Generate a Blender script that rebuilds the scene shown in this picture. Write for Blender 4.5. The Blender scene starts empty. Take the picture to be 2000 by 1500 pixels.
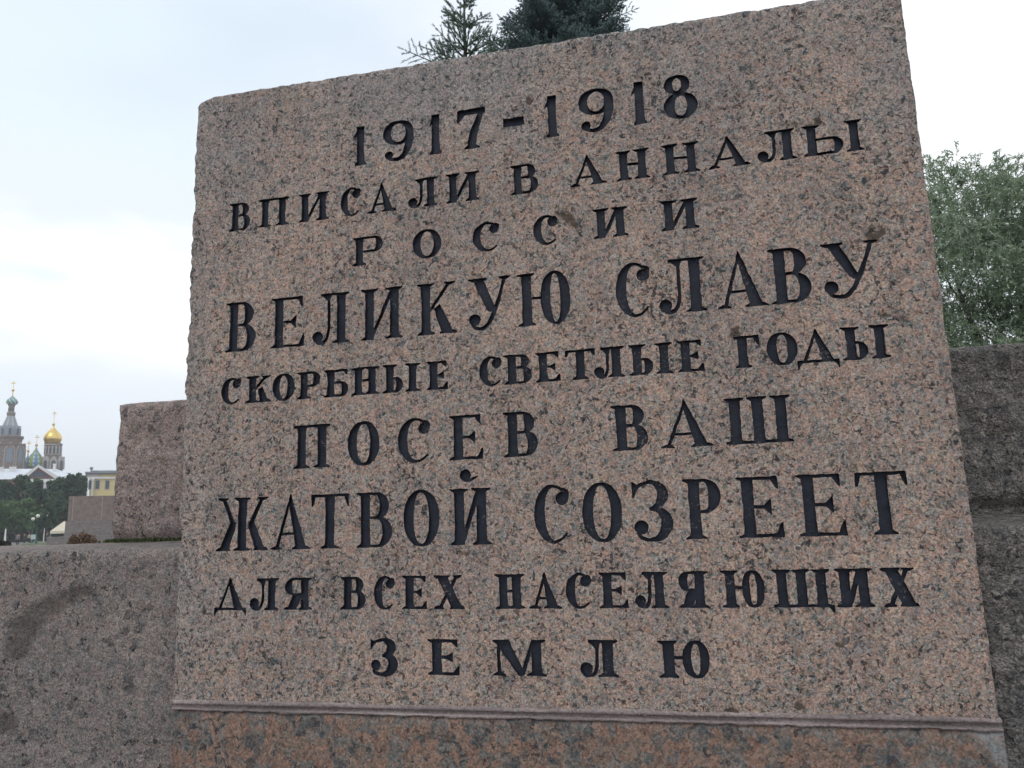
import bpy, bmesh, math, random
import numpy as np
from mathutils import Vector, Matrix, noise
from mathutils.geometry import delaunay_2d_cdt

random.seed(7)
rng = np.random.default_rng(11)
scene = bpy.context.scene
col = scene.collection

# ------------------------------------------------------------------ camera
F, PITCH, ROLL, YAW, EYE = 1500.4, 0.1722, 0.03325, 0.22365, 1.65   # focal length in pixels of a 2000 px wide frame
cam_d = bpy.data.cameras.new("camera")
cam = bpy.data.objects.new("camera", cam_d)
col.objects.link(cam)
cam_d.sensor_fit = 'HORIZONTAL'
cam_d.sensor_width = 36.0
cam_d.lens = F / 2000 * 36.0
cam_d.clip_start = 0.05
cam_d.clip_end = 6000
fw = Vector((0, math.cos(PITCH), math.sin(PITCH)))
rt0 = Vector((1, 0, 0))
up0 = rt0.cross(fw)
cr, sr = math.cos(ROLL), math.sin(ROLL)
rt = rt0 * cr - up0 * sr
up = up0 * cr + rt0 * sr
cam.matrix_world = Matrix(((rt.x, up.x, -fw.x, 0), (rt.y, up.y, -fw.y, 0), (rt.z, up.z, -fw.z, EYE), (0, 0, 0, 1)))
scene.camera = cam

# ------------------------------------------------------------------ sky and sun (overcast)
SUN_EL, SUN_ROT = math.radians(52), math.radians(200)
world = bpy.data.worlds.new("World")
scene.world = world
world.use_nodes = True
wn, wl = world.node_tree.nodes, world.node_tree.links
wn.clear()


def wnode(t, **kw):
    n = wn.new(t)
    for k, v in kw.items():
        setattr(n, k, v)
    return n


wout = wnode('ShaderNodeOutputWorld')
sky = wnode('ShaderNodeTexSky', sky_type='NISHITA', sun_disc=False, sun_elevation=SUN_EL, sun_rotation=SUN_ROT)
bg_blue = wnode('ShaderNodeBackground')
bg_blue.inputs[1].default_value = 0.12
wl.new(sky.outputs[0], bg_blue.inputs[0])
bg_cloud = wnode('ShaderNodeBackground')
bg_cloud.inputs[1].default_value = 1.15
tc = wnode('ShaderNodeTexCoord')
sep = wnode('ShaderNodeSeparateXYZ')
wl.new(tc.outputs['Generated'], sep.inputs[0])
zc = wnode('ShaderNodeMath', operation='MAXIMUM')
wl.new(sep.outputs[2], zc.inputs[0]); zc.inputs[1].default_value = 0.0
za = wnode('ShaderNodeMath', operation='ADD')
wl.new(zc.outputs[0], za.inputs[0]); za.inputs[1].default_value = 0.16
dx = wnode('ShaderNodeMath', operation='DIVIDE'); dy = wnode('ShaderNodeMath', operation='DIVIDE')
wl.new(sep.outputs[0], dx.inputs[0]); wl.new(za.outputs[0], dx.inputs[1])
wl.new(sep.outputs[1], dy.inputs[0]); wl.new(za.outputs[0], dy.inputs[1])
cmb = wnode('ShaderNodeCombineXYZ')
wl.new(dx.outputs[0], cmb.inputs[0]); wl.new(dy.outputs[0], cmb.inputs[1])
cn = wnode('ShaderNodeTexNoise')
cn.inputs['Scale'].default_value = 0.9; cn.inputs['Detail'].default_value = 6; cn.inputs['Roughness'].default_value = 0.5
cn.inputs['Distortion'].default_value = 0.3
wl.new(cmb.outputs[0], cn.inputs['Vector'])
cramp = wnode('ShaderNodeValToRGB')
cramp.color_ramp.elements[0].position = 0.34; cramp.color_ramp.elements[0].color = (0.74, 0.84, 0.95, 1)
cramp.color_ramp.elements[1].position = 0.60; cramp.color_ramp.elements[1].color = (1.0, 1.04, 1.08, 1)
e = cramp.color_ramp.elements.new(0.47); e.color = (0.86, 0.93, 1.02, 1)
wl.new(cn.outputs['Fac'], cramp.inputs[0])
az_n = wnode('ShaderNodeMath', operation='ARCTAN2')
wl.new(sep.outputs[0], az_n.inputs[0]); wl.new(sep.outputs[1], az_n.inputs[1])
el_n = wnode('ShaderNodeMath', operation='ARCSINE')
wl.new(sep.outputs[2], el_n.inputs[0])
cn3 = wnode('ShaderNodeTexNoise')
cn3.inputs['Scale'].default_value = 9.0; cn3.inputs['Detail'].default_value = 5; cn3.inputs['Roughness'].default_value = 0.55
stretch = wnode('ShaderNodeMapping')
stretch.inputs['Scale'].default_value = (1.0, 1.0, 2.6)
wl.new(tc.outputs['Generated'], stretch.inputs[0]); wl.new(stretch.outputs[0], cn3.inputs['Vector'])


def wmath(op, a, b):
    n = wnode('ShaderNodeMath', operation=op)
    for k, v in ((0, a), (1, b)):
        if isinstance(v, bpy.types.NodeSocket):
            wl.new(v, n.inputs[k])
        else:
            n.inputs[k].default_value = v
    return n.outputs[0]


cloud = cramp.outputs[0]
# azimuth, elevation, half sizes (degrees), colour, softness
for a0, e0, ra, re, colr, rag, sof in ((-31, 32, 17, 13, (0.77, 0.88, 0.99), 1.2, 1.3), (-31, 20.5, 11, 4.0, (0.84, 0.91, 0.98), 1.6, 1.3), (-24, 15.5, 22, 4.2, (1.10, 1.10, 1.09), 1.3, 1.2),
                                       (-33, 16.3, 3.4, 0.8, (0.84, 1.0, 1.04), 2.4, 0.8), (-27, 6.0, 14, 4.4, (0.87, 0.93, 1.0), 1.2, 0.9), (34, 26, 14, 14, (1.05, 1.07, 1.08), 1.0, 1.2)):
    qa = wmath('DIVIDE', wmath('SUBTRACT', az_n.outputs[0], math.radians(a0)), math.radians(ra))
    qe = wmath('DIVIDE', wmath('SUBTRACT', el_n.outputs[0], math.radians(e0)), math.radians(re))
    q = wmath('ADD', wmath('ADD', wmath('MULTIPLY', qa, qa), wmath('MULTIPLY', qe, qe)), wmath('MULTIPLY', wmath('SUBTRACT', cn3.outputs['Fac'], 0.5), rag * 2.2))
    rm = wnode('ShaderNodeMapRange', interpolation_type='SMOOTHSTEP')
    rm.inputs['From Min'].default_value = 1.0 - sof * 0.7; rm.inputs['From Max'].default_value = 1.0 + sof
    rm.inputs['To Min'].default_value = 0.9; rm.inputs['To Max'].default_value = 0.0
    wl.new(q, rm.inputs['Value'])
    mx = wnode('ShaderNodeMix', data_type='RGBA')
    wl.new(rm.outputs[0], mx.inputs[0]); wl.new(cloud, mx.inputs[6]); mx.inputs[7].default_value = (*colr, 1)
    cloud = mx.outputs[2]
wl.new(cloud, bg_cloud.inputs[0])
cn2 = wnode('ShaderNodeTexNoise')
cn2.inputs['Scale'].default_value = 0.55; cn2.inputs['Detail'].default_value = 4
off = wnode('ShaderNodeVectorMath', operation='ADD'); off.inputs[1].default_value = (3.1, 7.7, 0)
wl.new(cmb.outputs[0], off.inputs[0]); wl.new(off.outputs[0], cn2.inputs['Vector'])
gapr = wnode('ShaderNodeValToRGB')                      # how closed the cloud cover is
gapr.color_ramp.elements[0].position = 0.28; gapr.color_ramp.elements[0].color = (0.72, 0.72, 0.72, 1)
gapr.color_ramp.elements[1].position = 0.45; gapr.color_ramp.elements[1].color = (0.96, 0.96, 0.96, 1)
wl.new(cn2.outputs['Fac'], gapr.inputs[0])
wmix = wnode('ShaderNodeMixShader')
wl.new(gapr.outputs[0], wmix.inputs[0]); wl.new(bg_blue.outputs[0], wmix.inputs[1]); wl.new(bg_cloud.outputs[0], wmix.inputs[2])
wl.new(wmix.outputs[0], wout.inputs[0])

sun_d = bpy.data.lights.new("sun", 'SUN')
sun_d.energy = 0.6
sun_d.angle = math.radians(25)
sun_d.color = (1.0, 0.96, 0.9)
sun = bpy.data.objects.new("sun", sun_d)
col.objects.link(sun)
# towards the sun: Nishita rotation is measured from +Y, clockwise seen from above
sd = Vector((math.sin(SUN_ROT) * math.cos(SUN_EL), math.cos(SUN_ROT) * math.cos(SUN_EL), math.sin(SUN_EL)))
sun.rotation_euler = (-sd).to_track_quat('-Z', 'Y').to_euler()
sun.location = (0, 0, 30)

scene.view_settings.view_transform = 'Standard'
scene.view_settings.look = 'None'
scene.view_settings.exposure = 0.0
scene.view_settings.gamma = 1.0

# ------------------------------------------------------------------ geometry of the place
EYEV = Vector((0, 0, EYE))
S_DIR = Vector((math.cos(YAW), -math.sin(YAW), 0))        # along the inscribed face
N_DIR = Vector((-math.sin(YAW), -math.cos(YAW), 0))       # out of it, towards the street


def ray(px, py):
    return rt * ((px - 1000) / F) - up * ((py - 750) / F) + fw


P0 = EYEV + ray(1100, 750) * 2.0


def face_uz(px, py, o=0.0):
    """where a sight line meets the inscribed face (or a plane o metres in front of it): (u along it, height)"""
    d = ray(px, py)
    t = ((P0 + N_DIR * o - EYEV) @ N_DIR) / (d @ N_DIR)
    X = EYEV + d * t
    return (X - P0) @ S_DIR, X.z


def at(px, py, dist):
    """a point dist metres away (measured on the ground)"""
    d = ray(px, py)
    return EYEV + d * (dist / math.hypot(d.x, d.y))


# ------------------------------------------------------------------ helpers
def tag(o, label=None, cat=None, group=None, kind=None):
    if label: o['label'] = label
    if cat: o['category'] = cat
    if group: o['group'] = group
    if kind: o['kind'] = kind
    return o


def empty(name, loc, rz=0):
    o = bpy.data.objects.new(name, None)
    o.location = loc
    o.rotation_euler = (0, 0, rz)
    o.empty_display_size = 0.2
    col.objects.link(o)
    return o


def link_mesh(name, me, mat, parent=None):
    o = bpy.data.objects.new(name, me)
    if mat is not None:
        me.materials.append(mat)
    col.objects.link(o)
    if parent is not None:
        o.parent = parent
    return o


def bm_obj(name, bm, mat, parent=None, smooth=False):
    bmesh.ops.recalc_face_normals(bm, faces=bm.faces[:])
    me = bpy.data.meshes.new(name)
    bm.to_mesh(me)
    bm.free()
    if smooth:
        for p in me.polygons:
            p.use_smooth = True
    return link_mesh(name, me, mat, parent)


def quads_mesh(name, V, tone=None, n=4):
    """V: (k*n, 3) array, every n rows one face; tone: one value per face"""
    V = np.asarray(V, dtype=np.float32).reshape(-1, 3)
    k = len(V) // n
    me = bpy.data.meshes.new(name)
    me.vertices.add(k * n)
    me.vertices.foreach_set('co', V.ravel())
    me.loops.add(k * n)
    me.loops.foreach_set('vertex_index', np.arange(k * n, dtype=np.int32))
    me.polygons.add(k)
    me.polygons.foreach_set('loop_start', np.arange(0, k * n, n, dtype=np.int32))
    me.update(calc_edges=True)
    if tone is not None:
        a = me.attributes.new('tone', 'FLOAT', 'FACE')
        a.data.foreach_set('value', np.asarray(tone, dtype=np.float32))
    me.validate()
    return me


def box(bm, x0, x1, y0, y1, z0, z1):
    vs = [bm.verts.new((x, y, z)) for z in (z0, z1) for y in (y0, y1) for x in (x0, x1)]
    for f in ((0, 2, 3, 1), (4, 5, 7, 6), (0, 1, 5, 4), (2, 6, 7, 3), (0, 4, 6, 2), (1, 3, 7, 5)):
        bm.faces.new([vs[i] for i in f])


def prism(bm, pts, y0, y1):
    """outline in x,z pushed from y0 to y1"""
    a = [bm.verts.new((x, y0, z)) for x, z in pts]
    b = [bm.verts.new((x, y1, z)) for x, z in pts]
    bm.faces.new(a)
    bm.faces.new(b[::-1])
    for i in range(len(pts)):
        j = (i + 1) % len(pts)
        bm.faces.new((a[j], a[i], b[i], b[j]))


def lathe(bm, prof, seg=24, cx=0, cy=0, cz=0, rot=0.0):
    rings = []
    for r, z in prof:
        rings.append([bm.verts.new((cx + r * math.cos(rot + 2 * math.pi * i / seg), cy + r * math.sin(rot + 2 * math.pi * i / seg), cz + z)) for i in range(seg)])
    for a, b in zip(rings, rings[1:]):
        for i in range(seg):
            j = (i + 1) % seg
            bm.faces.new((a[i], a[j], b[j], b[i]))
    bm.faces.new(rings[0][::-1])
    bm.faces.new(rings[-1])


def tube(bm, pts, radii, seg=6):
    rings = []
    for i, p in enumerate(pts):
        p = Vector(p)
        d = (Vector(pts[min(i + 1, len(pts) - 1)]) - Vector(pts[max(i - 1, 0)])).normalized()
        a = d.orthogonal().normalized()
        b = d.cross(a)
        rings.append([bm.verts.new(p + (a * math.cos(2 * math.pi * k / seg) + b * math.sin(2 * math.pi * k / seg)) * radii[i]) for k in range(seg)])
    for r0, r1 in zip(rings, rings[1:]):
        # match the ring starts so the skin does not twist
        best = min(range(seg), key=lambda s: (r0[0].co - r1[s].co).length)
        r1[:] = r1[best:] + r1[:best]
        for k in range(seg):
            bm.faces.new((r0[k], r0[(k + 1) % seg], r1[(k + 1) % seg], r1[k]))
    bm.faces.new(rings[0][::-1])
    bm.faces.new(rings[-1])


# ------------------------------------------------------------------ materials
class NT:
    def __init__(self, name):
        self.m = bpy.data.materials.new(name)
        self.m.use_nodes = True
        self.t = self.m.node_tree
        self.n, self.l = self.t.nodes, self.t.links
        self.b = self.n.get('Principled BSDF')

    def node(self, t, ins=None, **kw):
        n = self.n.new(t)
        for k, v in kw.items():
            setattr(n, k, v)
        for k, v in (ins or {}).items():
            if hasattr(v, 'is_output') or isinstance(v, bpy.types.NodeSocket):
                self.l.new(v, n.inputs[k])
            else:
                n.inputs[k].default_value = v
        return n

    def ramp(self, fac, stops, interp='LINEAR'):
        n = self.n.new('ShaderNodeValToRGB')
        cr_ = n.color_ramp
        cr_.interpolation = interp
        while len(cr_.elements) < len(stops):
            cr_.elements.new(0.5)
        for el, (p, c) in zip(cr_.elements, stops):
            el.position = p
            el.color = (c[0], c[1], c[2], 1) if not isinstance(c, (int, float)) else (c, c, c, 1)
        self.l.new(fac, n.inputs[0])
        return n.outputs[0]

    def mix(self, fac, a, b, mode='MIX'):
        n = self.n.new('ShaderNodeMix')
        n.data_type = 'RGBA'
        n.blend_type = mode
        for k, v in ((0, fac), (6, a), (7, b)):
            if isinstance(v, bpy.types.NodeSocket):
                self.l.new(v, n.inputs[k])
            else:
                n.inputs[k].default_value = v if k == 0 else (v[0], v[1], v[2], 1)
        return n.outputs[2]

    def math(self, op, a, b=0.0):
        n = self.n.new('ShaderNodeMath')
        n.operation = op
        for k, v in ((0, a), (1, b)):
            if isinstance(v, bpy.types.NodeSocket):
                self.l.new(v, n.inputs[k])
            else:
                n.inputs[k].default_value = v
        return n.outputs[0]

    def noise(self, vec, scale, detail=4, rough=0.5):
        n = self.node('ShaderNodeTexNoise', {'Vector': vec, 'Scale': scale, 'Detail': detail, 'Roughness': rough})
        return n

    def finish(self, color=None, rough=0.8, bump=None, bdist=0.004, bstr=1.0, spec=0.3):
        if color is not None:
            if isinstance(color, bpy.types.NodeSocket):
                self.l.new(color, self.b.inputs['Base Color'])
            else:
                self.b.inputs['Base Color'].default_value = (*color, 1)
        if isinstance(rough, bpy.types.NodeSocket):
            self.l.new(rough, self.b.inputs['Roughness'])
        else:
            self.b.inputs['Roughness'].default_value = rough
        self.b.inputs['Specular IOR Level'].default_value = spec
        if bump is not None:
            bn = self.node('ShaderNodeBump', {'Height': bump, 'Distance': bdist, 'Strength': bstr})
            self.l.new(bn.outputs[0], self.b.inputs['Normal'])
        return self.m


def granite(name, pal, blotch=42.0, speck=0.55, gain=1.0, rough=0.75, relief=0.003, coarse=0.0, stain=None, dark=(0.030, 0.031, 0.036), grain=0.5):
    """pal: list of (position, colour) of feldspar / quartz / mica grains"""
    g = NT(name)
    co = g.node('ShaderNodeTexCoord').outputs['Object']
    wob = g.noise(co, blotch * 1.3, 3)
    w0 = g.node('ShaderNodeVectorMath', {0: wob.outputs['Color'], 1: (0.5, 0.5, 0.5)}, operation='SUBTRACT').outputs[0]
    w1 = g.node('ShaderNodeVectorMath', {0: w0, 'Scale': 0.9 / blotch * 1.6}, operation='SCALE').outputs[0]
    cd = g.node('ShaderNodeVectorMath', {0: co, 1: w1}, operation='ADD').outputs[0]
    v1 = g.node('ShaderNodeTexVoronoi', {'Vector': cd, 'Scale': blotch})
    r1 = g.node('ShaderNodeSeparateColor', {0: v1.outputs['Color']}).outputs[0]
    base = g.ramp(r1, pal, 'CONSTANT')
    v2 = g.node('ShaderNodeTexVoronoi', {'Vector': cd, 'Scale': blotch * 3.3})
    r2 = g.node('ShaderNodeSeparateColor', {0: v2.outputs['Color']}).outputs[1]
    fine = g.ramp(r2, pal, 'CONSTANT')
    base = g.mix(grain, base, fine)
    # single small grains, lighter and darker
    v3 = g.node('ShaderNodeTexVoronoi', {'Vector': co, 'Scale': blotch * 6.5})
    r3 = g.node('ShaderNodeSeparateColor', {0: v3.outputs['Color']}).outputs[2]
    k = g.ramp(r3, [(0, 0.62), (0.5, 1.0), (1, 1.42)])
    base = g.mix(1.0, base, k, 'MULTIPLY')
    # dark mica, in loose clusters
    n1 = g.noise(cd, blotch * 1.5, 3, 0.6).outputs['Fac']
    n2 = g.noise(co, blotch * 0.13, 2).outputs['Fac']
    nn = g.math('ADD', n1, g.math('MULTIPLY', g.math('SUBTRACT', n2, 0.5), 0.30))
    mica = g.ramp(nn, [(speck, 0), (speck + 0.055, 1)])
    base = g.mix(g.math('MULTIPLY', mica, 0.85), base, dark)
    # broad change of tone
    n3 = g.noise(co, 1.7, 4, 0.6).outputs['Fac']
    base = g.mix(1.0, base, g.ramp(n3, [(0.3, tuple(gain * c for c in (0.86, 0.88, 0.9))), (0.7, tuple(gain * c for c in (1.12, 1.08, 1.04)))]), 'MULTIPLY')
    if stain:
        base = stain(g, co, base)
    h1 = g.noise(co, 260, 3, 0.6).outputs['Fac']
    h2 = g.noise(co, 75, 4, 0.6).outputs['Fac']
    h = g.math('ADD', g.math('MULTIPLY', h1, 0.5), h2)
    if coarse:
        h = g.math('ADD', h, g.math('MULTIPLY', g.noise(co, 24, 4, 0.6).outputs['Fac'], coarse))
    h = g.math('SUBTRACT', h, g.math('MULTIPLY', mica, 0.25))
    return g.finish(base, rough, h, relief, 1.0, 0.25)


PINK = (0.43, 0.30, 0.25)
PINK2 = (0.385, 0.25, 0.19)
TAN = (0.425, 0.338, 0.262)
GREY = (0.36, 0.325, 0.297)
GREY2 = (0.235, 0.228, 0.22)
GREEN = (0.115, 0.127, 0.122)
DARK = (0.045, 0.048, 0.054)
PAL = [(0.0, PINK), (0.20, GREY), (0.38, TAN), (0.50, PINK2), (0.62, GREY2), (0.76, PINK), (0.86, GREEN), (0.95, DARK)]


def slab_stain(g, co, base):
    # weathering: cooler and greyer towards the top and the left edge, faint rain streaks, uneven patches
    sp = g.node('ShaderNodeSeparateXYZ', {0: co})
    big = g.noise(co, 2.6, 4, 0.6).outputs['Fac']
    grey = g.node('ShaderNodeHueSaturation', {'Saturation': 0.35, 'Value': 0.80, 'Color': base}).outputs[0]
    e1 = g.math('MULTIPLY', g.math('SUBTRACT', sp.outputs[2], 2.55), 1.5)
    e2 = g.math('MULTIPLY', g.math('ADD', sp.outputs[0], 0.8), -1.6)
    ed = g.math('ADD', g.math('MAXIMUM', e1, e2), g.math('MULTIPLY', g.math('SUBTRACT', big, 0.5), 2.4))
    base = g.mix(g.ramp(ed, [(0.05, 0), (0.7, 0.75)]), base, grey)
    mp = g.node('ShaderNodeMapping', {'Vector': co, 'Scale': (26, 1, 1.6)}).outputs[0]
    st = g.noise(mp, 1.0, 4, 0.6).outputs['Fac']
    base = g.mix(1.0, base, g.ramp(st, [(0.3, (0.86, 0.87, 0.88)), (0.55, (1, 1, 1)), (0.75, (1.07, 1.05, 1.03))]), 'MULTIPLY')
    pt = g.noise(co, 6.5, 3, 0.6).outputs['Fac']
    base = g.mix(1.0, base, g.ramp(pt, [(0.32, (0.90, 0.91, 0.92)), (0.5, (1, 1, 1)), (0.7, (1.06, 1.04, 1.02))]), 'MULTIPLY')
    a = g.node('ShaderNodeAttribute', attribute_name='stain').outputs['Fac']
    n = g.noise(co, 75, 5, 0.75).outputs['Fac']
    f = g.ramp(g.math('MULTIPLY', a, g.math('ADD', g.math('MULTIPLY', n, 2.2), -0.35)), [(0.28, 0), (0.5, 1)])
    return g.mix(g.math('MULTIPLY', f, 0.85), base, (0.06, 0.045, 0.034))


M = {}
M['slab'] = granite('pink_granite', PAL, 44, 0.60, 0.955, 0.8, 0.004, stain=slab_stain, grain=0.74)
PALE = (face_uz(1938, 1455), face_uz(1962, 1500))


def plinth_stain(g, co, base):
    sp = g.node('ShaderNodeSeparateXYZ', {0: co})
    n = g.noise(co, 26, 4, 0.6).outputs['Fac']
    # a slanting scuffed corner, wider towards the bottom right
    d = g.math('ADD', g.math('SUBTRACT', sp.outputs[0], PALE[0][0] - 0.012), g.math('MULTIPLY', g.math('SUBTRACT', sp.outputs[2], PALE[0][1]), 0.75))
    f = g.ramp(g.math('ADD', g.math('MULTIPLY', d, 9.0), n), [(0.42, 0), (0.62, 1)])
    f = g.math('MULTIPLY', f, g.ramp(g.noise(co, 190, 4, 0.7).outputs['Fac'], [(0.36, 0.15), (0.6, 0.95)]))
    return g.mix(f, base, (0.32, 0.325, 0.33))


M['plinth'] = granite('polished_red_granite', [(0.0, (0.225, 0.135, 0.10)), (0.20, (0.125, 0.125, 0.12)), (0.38, (0.21, 0.15, 0.115)), (0.54, (0.255, 0.16, 0.12)), (0.68, (0.075, 0.08, 0.08)), (0.82, (0.18, 0.165, 0.15)), (0.95, DARK)],
                      33, 0.60, 1.10, 0.5, 0.0018, grain=0.42, stain=plinth_stain)
BROWN = [(0.0, (0.36, 0.275, 0.25)), (0.25, (0.31, 0.262, 0.248)), (0.5, (0.43, 0.345, 0.31)), (0.72, (0.17, 0.16, 0.157)), (0.88, (0.245, 0.18, 0.15)), (0.95, DARK)]
GREYB = [(0.0, (0.30, 0.245, 0.22)), (0.25, (0.25, 0.23, 0.218)), (0.5, (0.35, 0.295, 0.265)), (0.72, (0.17, 0.167, 0.166)), (0.88, (0.26, 0.20, 0.175)), (0.95, DARK)]


def block_stain(g, co, base):
    # the dark damp runs on the lower block, placed on the stone itself
    sp = g.node('ShaderNodeSeparateXYZ', {0: co})
    n = g.noise(co, 17, 5, 0.7).outputs['Fac']
    f = None
    for (u, z, ru, rz) in STAINS:
        a = g.math('DIVIDE', g.math('SUBTRACT', sp.outputs[0], u), ru)
        b = g.math('DIVIDE', g.math('SUBTRACT', sp.outputs[2], z), rz)
        r = g.math('ADD', g.math('MULTIPLY', a, a), g.math('MULTIPLY', b, b))
        s = g.ramp(g.math('MULTIPLY', g.math('ADD', r, g.math('MULTIPLY', n, 2.4)), 0.25), [(0.38, 1), (0.62, 0)])
        f = s if f is None else g.math('MAXIMUM', f, s)
    return g.mix(g.math('MULTIPLY', f, 0.62), base, (0.06, 0.052, 0.045))


STAINS = []
for (px, py, rx, ry) in ((36, 1262, 26, 34), (50, 1225, 34, 34), (72, 1198, 36, 26), (104, 1182, 36, 22), (138, 1166, 34, 18), (168, 1154, 26, 13), (14, 1408, 28, 26)):
    u, z = face_uz(px, py, -0.04)
    u2, _ = face_uz(px + rx, py, -0.04)
    _, z2 = face_uz(px, py - ry, -0.04)
    STAINS.append((u, z, abs(u2 - u), abs(z2 - z)))
M['block_low'] = granite('grey_brown_granite', GREYB, 46, 0.63, 0.95, 0.85, 0.010, 0.9, stain=block_stain)
M['block_up'] = granite('brown_granite', BROWN, 42, 0.62, 1.0, 0.85, 0.009, 0.9)
M['block_dark'] = granite('weathered_dark_granite', [(0.0, (0.20, 0.187, 0.175)), (0.3, (0.14, 0.137, 0.133)), (0.55, (0.27, 0.245, 0.225)), (0.75, (0.09, 0.09, 0.09)), (0.9, (0.34, 0.31, 0.28))],
                          38, 0.61, 1.28, 0.8, 0.026, 2.2)


def simple(name, c, rough=0.7, var=0.15, scale=6.0, spec=0.3, metallic=0.0):
    g = NT(name)
    co = g.node('ShaderNodeTexCoord').outputs['Object']
    n = g.noise(co, scale, 4, 0.6).outputs['Fac']
    lo = tuple(x * (1 - var) for x in c)
    hi = tuple(min(1, x * (1 + var)) for x in c)
    m = g.finish(g.ramp(n, [(0.3, lo), (0.7, hi)]), rough, spec=spec)
    g.b.inputs['Metallic'].default_value = metallic
    return m


def leaf_mat(name, stops, rough=0.6, trans=0.25):
    g = NT(name)
    a = g.node('ShaderNodeAttribute', attribute_name='tone').outputs['Fac']
    c = g.ramp(a, stops)
    m = g.finish(c, rough, spec=0.25)
    tr = g.node('ShaderNodeBsdfTranslucent', {0: c})
    mx = g.node('ShaderNodeMixShader', {0: trans, 1: g.b.outputs[0], 2: tr.outputs[0]})
    out = g.n.get('Material Output')
    g.l.new(mx.outputs[0], out.inputs[0])
    return m


# black lettering paint, worn to bare stone in flecks
g = NT('blue_black_paint')
co = g.node('ShaderNodeTexCoord').outputs['Object']
wear = g.ramp(g.math('ADD', g.noise(co, 130, 5, 0.75).outputs['Fac'], g.math('MULTIPLY', g.math('SUBTRACT', g.noise(co, 7, 2).outputs['Fac'], 0.5), 0.45)), [(0.625, 0), (0.70, 1)])
tone = g.ramp(g.noise(co, 22, 4, 0.6).outputs['Fac'], [(0.3, (0.020, 0.023, 0.034)), (0.7, (0.034, 0.038, 0.053))])
M['paint'] = g.finish(g.mix(g.math('MULTIPLY', wear, 0.75), tone, (0.24, 0.21, 0.19)), 0.6, g.noise(co, 160, 3, 0.6).outputs['Fac'], 0.0015, 0.8, 0.22)

g = NT('pinkish_mortar')
co = g.node('ShaderNodeTexCoord').outputs['Object']
mp = g.node('ShaderNodeMapping', {'Vector': co, 'Scale': (3, 20, 40)}).outputs[0]
c1 = g.ramp(g.noise(mp, 1.0, 5, 0.65).outputs['Fac'], [(0.3, (0.18, 0.152, 0.148)), (0.55, (0.31, 0.25, 0.238)), (0.75, (0.47, 0.40, 0.385))])
c1 = g.mix(1.0, c1, g.ramp(g.noise(co, 140, 5, 0.7).outputs['Fac'], [(0.3, 0.6), (0.7, 1.3)]), 'MULTIPLY')
c1 = g.mix(g.ramp(g.noise(co, 38, 4, 0.7).outputs['Fac'], [(0.58, 0), (0.7, 0.6)]), c1, (0.09, 0.078, 0.07))
M['mortar'] = g.finish(c1, 0.85, g.math('ADD', g.noise(co, 180, 4, 0.6).outputs['Fac'], g.noise(co, 50, 3, 0.6).outputs['Fac']), 0.004, 1.0)

# ------------------------------------------------------------------ ground
M['ground'] = simple('gravel_ground', (0.20, 0.18, 0.165), 0.95, 0.25, 3.0)
M['grass'] = simple('short_grass', (0.075, 0.125, 0.04), 0.95, 0.3, 1.2)
M['road'] = simple('asphalt', (0.17, 0.17, 0.175), 0.9, 0.1, 0.8)


def ground_patch(name, pts, z, mat):
    bm = bmesh.new()
    bm.faces.new([bm.verts.new((p[0], p[1], z)) for p in pts])
    return tag(bm_obj(name, bm, mat), kind='structure')


R_ = 1400
ground_patch('ground', [(-R_, -R_), (R_, -R_), (R_, R_), (-R_, R_)], 0.0, M['ground'])


def gp(px, dist):
    d = ray(px, 1050)
    k = dist / math.hypot(d.x, d.y)
    return (d.x * k, d.y * k)


lawn = ground_patch('lawn', [gp(42, 122), gp(140, 118), gp(150, 160), gp(42, 160)], 0.012, M['grass'])
road = ground_patch('road', [gp(-400, 166), gp(400, 172), gp(400, 186), gp(-400, 180)], 0.008, M['road'])

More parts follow.
